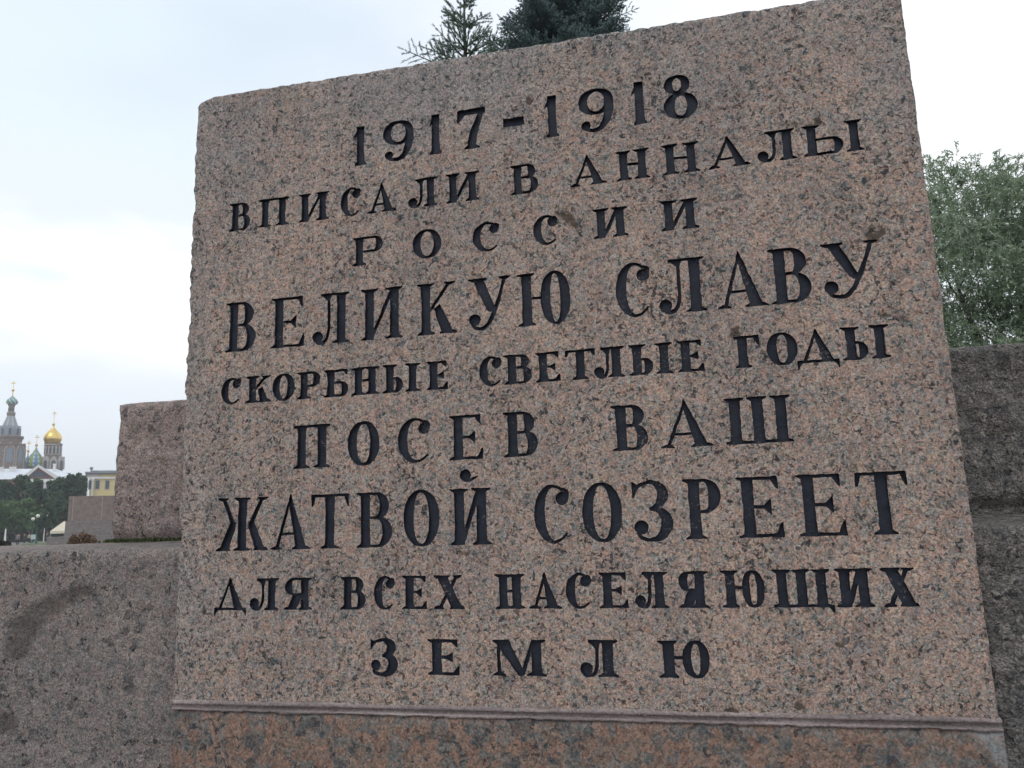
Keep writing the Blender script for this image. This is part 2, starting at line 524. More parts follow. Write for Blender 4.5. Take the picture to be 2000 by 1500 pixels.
# ------------------------------------------------------------------ lettering, as outlines (serif capitals cut by hand)
class Glyph:
    def __init__(self, w, h, T, t):
        self.w, self.h, self.T, self.t = w, h, T, t
        self.s = min(T * 0.42, w * 0.13)
        self.P = []

    def poly(self, *pts):
        self.P.append([(float(a), float(b)) for a, b in pts])

    def serif(self, x0, x1, y, up, l=1.0, r=1.0):
        s, t = self.s, self.t
        k = 1 if up else -1          # up: foot serif, the stem rises from it
        self.poly((x0 - s * l, y), (x1 + s * r, y), (x1 + s * r, y + k * t * 0.5), (x1, y + k * t * 1.25), (x0, y + k * t * 1.25), (x0 - s * l, y + k * t * 0.5))

    def stem(self, x0, x1, y0=0.0, y1=None, top=(1, 1), bot=(1, 1)):
        y1 = self.h if y1 is None else y1
        wst = (x1 - x0) * 0.035
        self.poly((x0, y0), (x1, y0), (x1 - wst, (y0 + y1) / 2), (x1, y1), (x0, y1), (x0 + wst, (y0 + y1) / 2))
        if top: self.serif(x0, x1, y1, False, *top)
        if bot: self.serif(x0, x1, y0, True, *bot)

    def bar(self, x0, x1, y0, y1):
        self.poly((x0, y0), (x1, y0), (x1, y1), (x0, y1))

    def ball(self, x, y, r, n=14):
        self.poly(*[(x + r * math.cos(2 * math.pi * i / n), y + r * math.sin(2 * math.pi * i / n)) for i in range(n)])

    def strip(self, A, B):
        for i in range(len(A) - 1):
            q = [A[i], A[i + 1], B[i + 1], B[i]]
            ar = sum(q[k][0] * q[(k + 1) % 4][1] - q[(k + 1) % 4][0] * q[k][1] for k in range(4))
            if abs(ar) > 1e-9:
                self.poly(*q)

    def ring(self, x0, x1, y0, y1, T=None, t=None, n=36):
        T = T or self.T
        t = t or self.t
        cx, cy, rx, ry = (x0 + x1) / 2, (y0 + y1) / 2, (x1 - x0) / 2, (y1 - y0) / 2
        e = 0.94
        pw = lambda v: math.copysign(abs(v) ** e, v)
        A = [(cx + rx * pw(math.cos(2 * math.pi * i / n)), cy + ry * pw(math.sin(2 * math.pi * i / n))) for i in range(n + 1)]
        B = [(cx + (rx - T) * pw(math.cos(2 * math.pi * i / n)), cy + (ry - t) * pw(math.sin(2 * math.pi * i / n))) for i in range(n + 1)]
        self.strip(A, B)

    def bowl(self, x0, x1, y0, y1, T=None, t=None, n=16, flip=False):
        T = T or self.T * (1.02 if self.h > 4.2 * self.T else 0.92)
        t = t or self.t
        ry = (y1 - y0) / 2
        cy = (y1 + y0) / 2
        W = x1 - x0
        rx = min(W * 0.62, max(T * 1.15, ry * 1.05))
        xm = x1 - rx
        A, B = [(x0, y1)], [(x0, y1 - t)]
        for i in range(n + 1):
            th = math.pi / 2 - math.pi * i / n
            A.append((xm + rx * math.cos(th), cy + ry * math.sin(th)))
            B.append((xm + max(rx - T, rx * 0.08) * math.cos(th), cy + (ry - t) * math.sin(th)))
        A.append((x0, y0)); B.append((x0, y0 + t))
        if flip:
            A = [(self.w - a, b) for a, b in A]; B = [(self.w - a, b) for a, b in B]
        self.strip(A, B)

    def stroke(self, pts, sub=7):
        """pts: (x, y, width); a smooth ribbon through them"""
        Q = [pts[0]] + list(pts) + [pts[-1]]
        S = []
        for i in range(1, len(Q) - 2):
            p0, p1, p2, p3 = (np.array(Q[i + k], float) for k in (-1, 0, 1, 2))
            for k in range(sub):
                u = k / sub
                S.append(0.5 * ((2 * p1) + (p2 - p0) * u + (2 * p0 - 5 * p1 + 4 * p2 - p3) * u * u + (3 * p1 - p0 - 3 * p2 + p3) * u ** 3))
        S.append(np.array(pts[-1], float))
        A, B = [], []
        for i, c in enumerate(S):
            d = S[min(i + 1, len(S) - 1)][:2] - S[max(i - 1, 0)][:2]
            d = d / (np.linalg.norm(d) + 1e-12)
            nrm = np.array((-d[1], d[0]))
            A.append(tuple(c[:2] + nrm * c[2] / 2)); B.append(tuple(c[:2] - nrm * c[2] / 2))
        self.strip(A, B)

    def arc(self, cx, cy, rx, ry, a0, a1, wid, n=28):
        A, B = [], []
        for i in range(n + 1):
            th = math.radians(a0 + (a1 - a0) * i / n)
            k = wid(th, i / n)
            x, y = cx + rx * math.cos(th), cy + ry * math.sin(th)
            nx, ny = math.cos(th) / rx, math.sin(th) / ry
            L = math.hypot(nx, ny)
            A.append((x, y)); B.append((x - nx / L * k, y - ny / L * k))
        self.strip(A, B)

    def wedge(self, x, y, down, side, L=None, H=None):
        """triangular serif at the end of an arm"""
        L = L or self.T * 0.62
        H = H or self.h * 0.22
        k = -1 if down else 1
        self.poly((x, y), (x + side * 0.0, y + k * H), (x - side * self.t * 0.7, y + k * H * 0.92), (x - side * L, y + k * self.t * 0.95), (x - side * L * 1.6, y + k * self.t * 0.6), (x - side * L * 1.6, y))


def make_glyph(ch, w, h, T, t):
    g = Glyph(w, h, T, t)
    s = g.s
    if ch == 'П':
        g.stem(s, s + T, top=None); g.stem(w - s - T, w - s, top=None)
        g.bar(0, w, h - t, h)
        g.serif(s, s + T, h, False); g.serif(w - s - T, w - s, h, False)
    elif ch in 'ИЙ':
        g.stem(s, s + T, bot=(1, 0)); g.stem(w - s - T, w - s)
        d = t * (1.15 if w > 4.6 * T else 0.85)
        g.poly((s + T * 0.45, 0), (s + T * 0.45 + d * 1.5, 0), (s + T + d * 0.6, h * 0.12), (w - s - T * 0.45, h), (w - s - T * 0.45 - d * 1.5, h), (w - s - T - d * 0.6, h * 0.88))
        if ch == 'Й':
            g.ball(w * 0.40, h * 1.235, T * 0.56)
            g.stroke([(w * 0.30, h * 1.20, t), (w * 0.40, h * 1.145, t * 1.2), (w * 0.54, h * 1.15, t), (w * 0.70, h * 1.215, t * 0.5)])
    elif ch == 'Н':
        g.stem(s, s + T); g.stem(w - s - T, w - s)
        g.bar(s + T * 0.9, w - s - T * 0.9, h * 0.47, h * 0.47 + t)
    elif ch == 'Ш' or ch == 'Щ':
        k = w - 2 * s - (t * 0.5 if ch == 'Щ' else 0)
        for i in range(3):
            x = s + (k - T) * i / 2
            g.stem(x, x + T, bot=None, top=(0.9, 0.9))
        g.bar(0, s + k + s * 0.8, 0, t)
        g.serif(s, s + T, 0, True, 1, 0.6); g.serif(s + k - T, s + k, 0, True, 0.6, 1)
        if ch == 'Щ':
            x = s + k
            g.poly((x - T * 0.4, t * 0.4), (x + s * 1.3, t * 0.9), (x + s * 1.4, -h * 0.06), (x + s * 1.35, -h * 0.15), (x + s * 0.9, -h * 0.14), (x + s * 0.3, -h * 0.02))
    elif ch == 'Р':
        g.stem(s, s + T, top=(1, 0)); g.bowl(s + T * 0.6, w, h * 0.43, h)
    elif ch == 'В':
        g.stem(s, s + T, top=(1, 0), bot=(1, 0))
        g.bowl(s + T * 0.6, w * 0.92, h * 0.505, h); g.bowl(s + T * 0.6, w, 0, h * 0.505 + t)
    elif ch == 'Ь' or ch == 'Ы':
        wb = w if ch == 'Ь' else w - 2 * s - T - T * 0.28
        g.stem(s, s + T, bot=(1, 0)); g.bowl(s + T * 0.6, wb, 0, h * 0.56)
        if ch == 'Ы':
            g.stem(w - s - T, w - s)
    elif ch == 'Б':
        g.stem(s, s + T, top=(1, 0), bot=(1, 0)); g.bowl(s + T * 0.6, w, 0, h * 0.56)
        g.bar(s + T, w * 0.93, h - t, h); g.wedge(w * 0.95, h, True, 1, T * 0.45)
    elif ch == 'Е':
        g.stem(s, s + T, top=(1, 0), bot=(1, 0))
        g.bar(s + T * 0.8, w * 0.95, h - t, h); g.wedge(w * 0.95, h, True, 1)
        g.bar(s + T * 0.8, w, 0, t); g.wedge(w, 0, False, 1, H=h * 0.25)
        m = h * 0.50
        xr = s + T + (w - s - T) * 0.62
        g.bar(s + T * 0.8, xr - t * 0.4, m - t / 2, m + t / 2)
        g.poly((xr, m - h * 0.14), (xr, m + h * 0.14), (xr - T * 0.14, m + h * 0.12), (xr - T * 0.62, m + t * 0.5), (xr - T * 0.62, m - t * 0.5), (xr - T * 0.14, m - h * 0.12))
    elif ch == 'Г':
        g.stem(s, s + T, top=(1, 0)); g.bar(s + T * 0.8, w, h - t, h); g.wedge(w, h, True, 1, H=h * 0.32)
    elif ch == 'Т':
        g.stem(w / 2 - T / 2, w / 2 + T / 2, top=None); g.bar(0, w, h - t, h)
        g.wedge(w, h, True, 1, H=h * 0.24, L=T * 0.5); g.wedge(0, h, True, -1, H=h * 0.24, L=T * 0.5)
    elif ch == 'О':
        g.ring(0, w, 0, h)
    elif ch == 'С':
        rx, ry = w / 2 * 1.06, h / 2
        g.arc(rx, ry, rx, ry, 52, 318, lambda th, u: t + (T - t) * max(0, -math.cos(th)) ** 1.1 - t * 0.35 * max(0, u - 0.8) / 0.2)
        r = min(T * 0.60, w * 0.21)
        g.ball(w - r * 1.12, h * 0.755, r)
        g.stroke([(rx + rx * 0.50, ry + ry * 0.83, t), (w - r * 0.42, h * 0.86, t * 1.2), (w - r * 0.3, h * 0.76, t * 0.9)])
    elif ch == 'Л':
        g.stem(w - s - T, w - s, top=(0, 1))
        xl = w * 0.44
        g.bar(w * 0.24, w - s, h - t, h)
        g.poly((w * 0.24, h), (xl + T * 0.5, h), (xl + t * 0.75, h - t * 2.6), (xl - t * 0.4, h - t * 2.6), (w * 0.28, h - t * 0.9))
        g.stroke([(xl + t * 0.15, h - t * 0.5, t * 1.15), (xl + t * 0.15, h * 0.6, t * 1.15), (xl + t * 0.05, h * 0.28, t * 1.15), (xl - w * 0.08, h * 0.07, t * 1.3), (w * 0.20, h * 0.0 + t * 0.5, t * 1.3), (w * 0.09, h * 0.08, t)])
        r = min(T * 0.62, w * 0.17)
        g.ball(r, r + h * 0.03, r)
    elif ch in 'АД':
        ax = w * 0.48
        top = h * 1.03
        x0, x1 = (s * 0.9, w - s * 0.9) if ch == 'А' else (w * 0.04 + t, w - t * 1.2)
        d = t * 1.25
        R = T * 1.12
        g.poly((x0, 0), (x0 + d * 1.05, 0), (ax + d * 0.35, top - h * 0.10), (ax, top))
        g.poly((x1 - R * 1.05, 0), (x1, 0), (ax + t * 0.25, top), (ax - t * 0.25, top), (ax - t * 0.7, top * 0.90))
        if ch == 'А':
            g.serif(x0, x0 + d, 0, True); g.serif(x1 - R * 1.05, x1, 0, True, 1, 0.9)
            yb = h * 0.29
            xa = x0 + (ax - x0) * yb / top
            xb = x1 - R + (ax - x1 + R * 0.7) * yb / top
            g.bar(xa, xb + t, yb - t * 0.45, yb + t * 0.45)
        else:
            g.bar(0, w, 0, t)
            k = h * 0.19
            g.poly((0, t), (t * 1.9, t * 0.3), (t * 0.9, -k * 0.5), (t * 0.35, -k), (0, -k))
            g.poly((w, t), (w - t * 2.2, t * 0.3), (w - t * 0.9, -k * 0.45), (w - t * 0.35, -k), (w, -k))
    elif ch == 'К':
        g.stem(s, s + T)
        jx, jy = s + T + (w - s - T) * 0.12, h * 0.50
        d = t * 1.2
        g.poly((s + T * 0.85, h * 0.40), (s + T * 0.85, h * 0.40 + d * 1.5), (w - s * 1.2 - d, h), (w - s * 1.2 + d * 0.3, h))
        g.serif(w - s * 1.2 - d, w - s * 1.2, h, False)
        R = T * 1.12
        g.poly((jx, jy - t * 0.2), (jx + R * 0.55, jy + h * 0.09), (w - s * 0.6, 0), (w - s * 0.6 - R * 1.1, 0))
        g.serif(w - s * 0.6 - R, w - s * 0.6, 0, True, 0.9, 0.7)
    elif ch == 'У':
        R = T * 1.1
        xj, yj = w * 0.60, h * 0.36
        g.poly((s, h), (s + R, h), (xj + t * 0.8, yj), (xj - R * 0.35, yj - h * 0.03), (xj - R * 0.65, yj + h * 0.02))
        g.serif(s, s + R, h, False)
        d = t * 1.2
        xt = w - s * 1.0
        g.stroke([(xt - d * 0.5, h - t * 0.3, d), ((xt + xj) / 2 + d * 0.15, (h + yj) / 2, d), (xj + t * 0.15, yj - h * 0.01, d * 1.35), (w * 0.50, h * 0.16, d * 1.25), (w * 0.34, h * 0.035, d * 1.1), (w * 0.16, h * 0.05, d), (w * 0.08, h * 0.13, d * 0.8)])
        g.serif(xt - d, xt, h, False)
        r = min(T * 0.60, w * 0.15)
        g.ball(r * 1.05, r + h * 0.09, r)
    elif ch == 'Ю':
        g.stem(s, s + T, top=(1, 0.7), bot=(1, 0.7))
        xo = s + T + (w - s - T) * 0.22
        g.ring(xo, w, -h * 0.01, h * 1.01, T=min(T, (w - xo) * 0.34))
        g.bar(s + T * 0.9, xo + T * 0.6, h * 0.49, h * 0.49 + t)
    elif ch == 'Х':
        R = T * 1.15
        g.poly((s * 0.7, h), (s * 0.7 + R * 1.1, h), (w - s * 0.3, 0), (w - s * 0.3 - R * 1.1, 0))
        g.serif(s * 0.7, s * 0.7 + R * 1.1, h, False, 0.7, 0.8); g.serif(w - s * 0.3 - R * 1.1, w - s * 0.3, 0, True, 0.8, 0.3)
        d = t * 1.35
        g.poly((s, 0), (s + d * 1.2, 0), (w - s * 1.3, h), (w - s * 1.3 - d * 1.1, h))
        g.serif(s, s + d * 1.1, 0, True, 0.9, 0.9); g.serif(w - s * 1.3 - d, w - s * 1.3, h, False, 0.8, 0.8)
    elif ch == 'Я':
        g.stem(w - s - T, w - s, top=(0, 1), bot=(0.7, 1))
        g.bowl(s + T * 0.6, w * 0.97, h * 0.44, h, flip=True)
        R = T * 1.0
        g.poly((w - s - T * 0.8, h * 0.44 + t), (w - s - T * 0.8, h * 0.36), (s + R, 0), (s, 0), (w * 0.30, h * 0.44))
        g.serif(s * 0.9, s + R, 0, True, 0.9, 0.5)
    elif ch == 'Ж':
        c = w / 2
        R = T * 1.0
        g.stem(c - T / 2, c + T / 2)
        for k in (-1, 1):
            jx = c + k * (T / 2 + w * 0.03)
            d = t * 1.3
            xo = c + k * (w * 0.36)
            g.poly((xo + k * d * 0.6, h), (xo - k * d * 0.6, h), (jx, h * 0.50), (jx + k * T * 0.55, h * 0.50))
            g.serif(xo - d * 0.5, xo + d * 0.5, h, False)
            xb = c + k * (w * 0.5 - s)
            g.poly((jx, h * 0.53), (jx + k * T * 0.55, h * 0.56), (xb, 0), (xb - k * R * 1.1, 0), (jx + k * T * 0.02, h * 0.42))
            g.serif(min(xb, xb - k * R), max(xb, xb - k * R), 0, True, 0.7, 0.7)
    elif ch == 'М':
        d = t * 1.15
        g.poly((s, 0), (s + d, 0), (s + d, h), (s, h)); g.serif(s, s + d, 0, True)
        g.stem(w - s - T, w - s, top=(0, 1))
        R = T * 1.1
        mx = w * 0.50
        g.poly((s * 0.2, h), (s + R, h), (mx + R * 0.5, h * 0.06), (mx, 0), (mx - R * 0.12, 0))
        g.serif(s, s + R * 0.8, h, False, 1, 0)
        g.poly((mx - t * 0.1, 0), (mx + R * 0.42, h * 0.02), (w - s - T * 0.6, h), (w - s - T * 0.6 - d, h))
    elif ch == 'З':
        k = max(T * 1.0, w * 0.24)
        g.stroke([(w * 0.07, h * 0.80, t * 0.8), (w * 0.22, h * 0.925, t * 1.1), (w * 0.50, h * 0.97, t * 1.2), (w * 0.73, h * 0.87, k * 0.8), (w * 0.78, h * 0.73, k * 0.95), (w * 0.66, h * 0.59, k * 0.6), (w * 0.44, h * 0.525, t * 0.9)])
        g.stroke([(w * 0.44, h * 0.525, t * 0.9), (w * 0.68, h * 0.50, k * 0.6), (w * 0.84, h * 0.37, k * 0.98), (w * 0.84, h * 0.22, k * 0.98), (w * 0.68, h * 0.07, k * 0.7), (w * 0.44, h * 0.02, t * 1.2), (w * 0.20, h * 0.05, t * 1.2), (w * 0.10, h * 0.15, t)])
        r = min(T * 0.62, w * 0.19)
        g.ball(r * 1.05, r + h * 0.11, r)
        g.poly((0, h * 0.99), (w * 0.05, h * 0.98), (w * 0.20, h * 0.90), (w * 0.11, h * 0.80), (w * 0.03, h * 0.70), (0, h * 0.71))
    elif ch == '1':
        x0 = w * 0.52 - T / 2
        g.stem(x0, x0 + T, top=None)
        g.poly((x0 + T * 0.3, h), (x0 + T, h), (x0 + T, h * 0.98), (x0 + T * 0.8, h * 0.8), (x0, h * 0.74), (0, h * 0.69), (x0 * 0.5, h * 0.80), (x0 + T * 0.1, h * 0.92))
    elif ch == '9':
        g.ring(0, w, h * 0.38, h, T=T * 1.0)
        g.stroke([(w - T * 0.5, h * 0.68, T), (w - T * 0.55, h * 0.45, T), (w * 0.79 - T * 0.1, h * 0.22, T * 0.85), (w * 0.60, h * 0.06, t * 1.5), (w * 0.38, h * 0.015, t * 1.1), (w * 0.16, h * 0.07, t)])
        g.ball(w * 0.19, h * 0.15, T * 0.54)
    elif ch == '8':
        g.ring(w * 0.05, w * 0.80, h * 0.56, h, T=T * 0.9)
        g.ring(0, w, 0, h * 0.60, T=T * 1.15)
    elif ch == '7':
        g.bar(w * 0.04, w, h - t * 1.9, h)
        g.poly((0, h * 0.68), (t * 0.8, h * 0.70), (w * 0.30, h - t * 1.6), (w * 0.05, h), (w * 0.03, h))
        g.stroke([(w - t * 0.8, h - t * 0.8, t * 1.3), (w * 0.76, h * 0.70, T * 0.75), (w * 0.60, h * 0.42, T * 0.98), (w * 0.53, h * 0.18, T), (w * 0.52, 0.0, T)])
        g.serif(w * 0.52 - T / 2, w * 0.52 + T / 2, 0, True)
    elif ch == '-':
        g.bar(0, w, 0, h)
    return g.P


# every line: base line (two points), cap height at its two ends, stem, hair line, then the characters with their left and right limits,
# measured on the photograph and carried to the stone's own plane
LINES = [
    ((704, 323, 1330, 231), (247, 146), 16.5, 6.5, [('1', 689, 718.5), ('9', 748, 808), ('1', 837.5, 864), ('7', 892, 948), ('-', 982, 1023.6), ('1', 1064, 1095), ('9', 1130, 1198.6), ('1', 1235, 1266), ('8', 1295, 1361.6)]),
    ((447, 453, 1689, 291.6), (399, 231), 15, 4.7, [('В', 447, 490), ('П', 505, 564.5), ('И', 582.5, 643), ('С', 665, 705), ('А', 717.5, 775), ('Л', 797, 855), ('И', 870.5, 937), ('В', 996, 1052),
                                                   ('А', 1114.6, 1186), ('Н', 1201, 1271), ('Н', 1291, 1368), ('А', 1385, 1466.5), ('Л', 1480, 1557), ('Ы', 1565, 1689)]),
    ((690, 520, 1366, 444), (465, 385), 15.3, 4.8, [('Р', 688.6, 748), ('О', 806, 862), ('С', 923, 976), ('С', 1041.5, 1090), ('И', 1157, 1228.5), ('И', 1288, 1366)]),
    ((440, 689, 1588, 588), (593, 479), 18.5, 5.2, [('В', 440, 501), ('Е', 528.5, 595), ('Л', 609, 682.5), ('И', 705, 787.5), ('К', 814, 892.5), ('У', 913.5, 996), ('Ю', 1009, 1116.5),
                                                    ('С', 1202, 1271.6), ('Л', 1288, 1382), ('А', 1403.6, 1501), ('В', 1497.7, 1588.5), ('У', 1600, 1714)]),
    ((432, 791, 1741, 698), (740, 632), 15.6, 4.7, [('С', 432, 471), ('К', 479.5, 530), ('О', 532, 576), ('Р', 580, 626), ('Б', 632, 681), ('Н', 686, 741), ('Ы', 747, 821), ('Е', 833, 875),
                                                  ('С', 936, 981), ('В', 983.5, 1039.5), ('Е', 1045, 1095.5), ('Т', 1102.6, 1161), ('Л', 1160.7, 1221.7), ('Ы', 1226, 1316), ('Е', 1321, 1375.7),
                                                  ('Г', 1432, 1487), ('О', 1497.7, 1557.8), ('Д', 1558, 1640), ('Ы', 1639.5, 1741.6)]),
    ((573, 916, 1552, 862), (832, 770), 18, 5, [('П', 572.7, 645.5), ('О', 679, 741), ('С', 777, 841), ('Е', 876.7, 944), ('В', 982, 1052), ('В', 1191.6, 1267.6), ('А', 1293, 1394), ('Ш', 1412, 1552)]),
    ((418.7, 1077, 1769, 1042.8), (974, 919), 18.8, 5.2, [('Ж', 418.7, 526), ('А', 529, 606), ('Т', 608, 681.5), ('В', 696, 766.5), ('О', 788, 858), ('Й', 877.7, 961),
                                                          ('С', 1043, 1113.6), ('О', 1137, 1215), ('З', 1236, 1312.5), ('Р', 1332, 1414), ('Е', 1435, 1533), ('Е', 1552, 1655.7), ('Т', 1667.5, 1769)]),
    ((418, 1192, 1797, 1185), (1131, 1108), 15.6, 4.6, [('Д', 418, 480.5), ('Л', 487, 544), ('Я', 554, 609), ('В', 665, 714), ('С', 730, 771), ('Е', 785, 834), ('Х', 846, 907.5), ('Н', 966, 1026.5),
                                                      ('А', 1035, 1098.5), ('С', 1105, 1156), ('Е', 1168, 1228), ('Л', 1241, 1307.5), ('Я', 1326, 1387), ('Ю', 1405.6, 1497), ('Щ', 1505.5, 1631), ('И', 1627.5, 1711), ('Х', 1717, 1797)]),
    ((724, 1317, 1389, 1325), (1248, 1251), 18, 5.2, [('З', 724, 775), ('Е', 835, 898), ('М', 963.5, 1068.5), ('Л', 1133.6, 1209.5), ('Ю', 1283.5, 1389)]),
]
PXM = 2.03 / 1480.0          # metres on the stone for one pixel at its left half (stroke widths)


def edge_warp(u, z):
    a = noise.noise(Vector((u * 55, z * 55, 3.3)))
    b = noise.noise(Vector((u * 55, z * 55, 9.7)))
    c = noise.noise(Vector((u * 160, z * 160, 1.1)))
    d = noise.noise(Vector((u * 160, z * 160, 5.1)))
    return u + a * 0.0016 + c * 0.0009, z + b * 0.0016 + d * 0.0009


letters = []      # (character, list of polygons in u,z)
for (xa, ya, xb, yb), (ta, tb), T, t, chars in LINES:
    ua, za = face_uz(xa, ya); ub, zb = face_uz(xb, yb)
    _, zta = face_uz(xa, ta); _, ztb = face_uz(xb, tb)
    ha, hb = zta - za, ztb - zb
    for ch, xl, xr in chars:
        k = lambda x: (x - xa) / (xb - xa)
        yb_ = lambda x: ya + (yb - ya) * k(x)
        yt_ = lambda x: ta + (tb - ta) * k(x)
        ym_ = lambda x: (yb_(x) + yt_(x)) / 2
        if ch in 'АДЛЖЯМ1':
            yl, yr = yb_(xl), yb_(xr)
        elif ch in 'УТ':
            yl, yr = (yt_(xl), yt_(xr))
        elif ch in 'ОС389З-7':
            yl, yr = ym_(xl), ym_(xr)
        else:
            yl = yt_(xl) if xl > 709 else yb_(xl)
            yr = yb_(xr) if xr > 709 else yt_(xr)
        u0, _ = face_uz(xl, yl); u1, _ = face_uz(xr, yr)
        q = ((u0 + u1) / 2 - ua) / (ub - ua)
        z0, h = za + (zb - za) * q, ha + (hb - ha) * q
        slope = (zb - za) / (ub - ua)
        if ch == '-':
            z0, h = z0 + h * 0.40, h * 0.21
        elif ch in 'ОСЗ8':
            z0, h = z0 - 0.012 * h, h * 1.024
        P = make_glyph(ch, u1 - u0, h, T * PXM * 1.1, t * PXM * 1.12)
        out = []
        for poly in P:
            dense = []
            for i in range(len(poly)):
                (x0, y0), (x1, y1) = poly[i], poly[(i + 1) % len(poly)]
                m = max(1, int(math.hypot(x1 - x0, y1 - y0) / 0.007))
                for j in range(m):
                    dense.append((x0 + (x1 - x0) * j / m, y0 + (y1 - y0) * j / m))
            out.append([edge_warp(u0 + x, z0 + y + slope * (x - (u1 - u0) / 2)) for x, y in dense])
        letters.append((ch, out))

# ------------------------------------------------------------------ the inscribed slab: one face with the letters cut out of it
Z_SEAT = face_uz(1100, 1398)[1] + 0.006       # bottom of the slab, on the mortar bed
tl = face_uz(387.5, 209); tl2 = face_uz(416, 190.5); tr = face_uz(1754, -24); bl = face_uz(338.5, 1378); br = face_uz(1950, 1421)


def rough_edge(a, b, amp, seed, step=0.009):
    L = math.hypot(b[0] - a[0], b[1] - a[1])
    m = max(2, int(L / step))
    nx, ny = -(b[1] - a[1]) / L, (b[0] - a[0]) / L
    out = []
    for i in range(m):
        f = i / m
        e = math.sin(math.pi * f) ** 0.3 if 0 < f < 1 else 0
        d = amp * e * (noise.noise(Vector((f * L * 14, seed, 0))) * 1.1 + noise.noise(Vector((f * L * 45, seed, 4))) * 0.7 + noise.noise(Vector((f * L * 110, seed, 8))) * 0.35)
        out.append((a[0] + (b[0] - a[0]) * f + nx * d, a[1] + (b[1] - a[1]) * f + ny * d))
    return out


outline = []
seat_l, seat_r = (bl[0], Z_SEAT), (br[0], Z_SEAT)
outline += rough_edge(seat_l, seat_r, 0.0025, 1.0)
outline += rough_edge(seat_r, tr, 0.0032, 2.0)
outline += rough_edge(tr, tl2, 0.0055, 3.0)
tlm = (tl[0] + 0.010, tl2[1] - 0.012)       # the knocked-off corner
outline += rough_edge(tl2, tlm, 0.0030, 4.0)
outline += rough_edge(tlm, tl, 0.0030, 4.5)
outline += rough_edge(tl, seat_l, 0.0095, 5.0)

verts, edges, faces, owner = [], [], [], []
for p in outline:
    verts.append(p)
no = len(outline)
edges += [(i, (i + 1) % no) for i in range(no)]
for li, (ch, polys) in enumerate(letters):
    for poly in polys:
        ar = sum(poly[k][0] * poly[(k + 1) % len(poly)][1] - poly[(k + 1) % len(poly)][0] * poly[k][1] for k in range(len(poly)))
        if abs(ar) < 1e-8:
            continue
        if ar < 0:
            poly = poly[::-1]
        b = len(verts)
        verts += poly
        faces.append(list(range(b, b + len(poly))))
        owner.append(li)
poly_o = np.array(outline)
G = 0.0125


def inside_outline(U, Z):
    c = np.zeros(U.shape, bool)
    j = no - 1
    for i in range(no):
        xi, yi = poly_o[i]; xj, yj = poly_o[j]
        if yi != yj:
            c ^= ((yi > Z) != (yj > Z)) & (U < (xj - xi) * (Z - yi) / (yj - yi) + xi)
        j = i
    return c


gu, gz = np.meshgrid(np.arange(bl[0] + 0.01, br[0] - 0.008, G), np.arange(Z_SEAT + 0.01, tl[1] + 0.04, G))
gu = gu.ravel() + rng.uniform(-0.003, 0.003, gu.size); gz = gz.ravel() + rng.uniform(-0.003, 0.003, gz.size)
ok = inside_outline(gu, gz)
gu, gz = gu[ok], gz[ok]
dmin = np.full(gu.shape, 9.0)
for p in outline:
    dmin = np.minimum(dmin, (gu - p[0]) ** 2 + (gz - p[1]) ** 2)
keep = dmin > 0.007 ** 2
verts += list(zip(gu[keep].tolist(), gz[keep].tolist()))
cv, ce, cf, ov, oe, of = delaunay_2d_cdt([Vector(v) for v in verts], edges, faces, 1, 1e-6)
nL = len(letters)
tri_owner = [(owner[o[0]] if o else -1) for o in of]

# chips where the stone has broken away beside letters: u, z, radius, depth
CHIPS = []
for px, py, rr, dd in ((1112, 428, 17, 0.007), (1095, 418, 11, 0.005), (1125, 442, 10, 0.005), (1437, 652, 14, 0.006), (1708, 458, 18, 0.006), (1725, 452, 12, 0.004), (1395, 303, 5, 0.006), (1093, 285, 5, 0.006),
                       (1231, 70, 8, 0.005), (753, 205, 6, 0.005), (753, 224, 5, 0.006), (1035, 196, 12, 0.003), (1000, 480, 7, 0.004), (1360, 945, 9, 0.005), (1372, 960, 7, 0.004), (1595, 238, 14, 0.004), (1555, 243, 8, 0.004),
                       (1460, 1130, 6, 0.003), (1725, 612, 10, 0.003), (1765, 620, 9, 0.003), (1442, 480, 8, 0.003), (908, 1080, 9, 0.004), (1640, 1262, 8, 0.003), (1600, 1300, 9, 0.003), (1560, 1380, 12, 0.002), (1430, 1392, 14, 0.002)):
    u, z = face_uz(px, py)
    CHIPS.append((u, z, rr * PXM, dd))


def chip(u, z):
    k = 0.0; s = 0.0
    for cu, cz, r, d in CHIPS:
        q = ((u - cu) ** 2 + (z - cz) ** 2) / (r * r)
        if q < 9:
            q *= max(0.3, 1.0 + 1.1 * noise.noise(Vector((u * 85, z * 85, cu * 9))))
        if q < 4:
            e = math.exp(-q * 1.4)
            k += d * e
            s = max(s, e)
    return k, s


def face_relief(u, z):
    return (noise.noise(Vector((u * 60, z * 60, 0))) * 0.0009 + noise.noise(Vector((u * 9, z * 11, 2))) * 0.0014)


cu_ = [(v[0], v[1]) for v in cv]
relief = [face_relief(u, z) for u, z in cu_]
chips = [chip(u, z) for u, z in cu_]

stone_v, stone_f, stone_s, smap = [], [], [], {}


def sv(i):
    if i not in smap:
        u, z = cu_[i]
        smap[i] = len(stone_v)
        stone_v.append((u, -relief[i] + chips[i][0], z))
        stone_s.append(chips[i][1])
    return smap[i]


# a smooth rounding where the face turns into the sides
edge_of = {}
for f, o in zip(cf, tri_owner):
    if o < 0:
        stone_f.append(tuple(sv(i) for i in f))
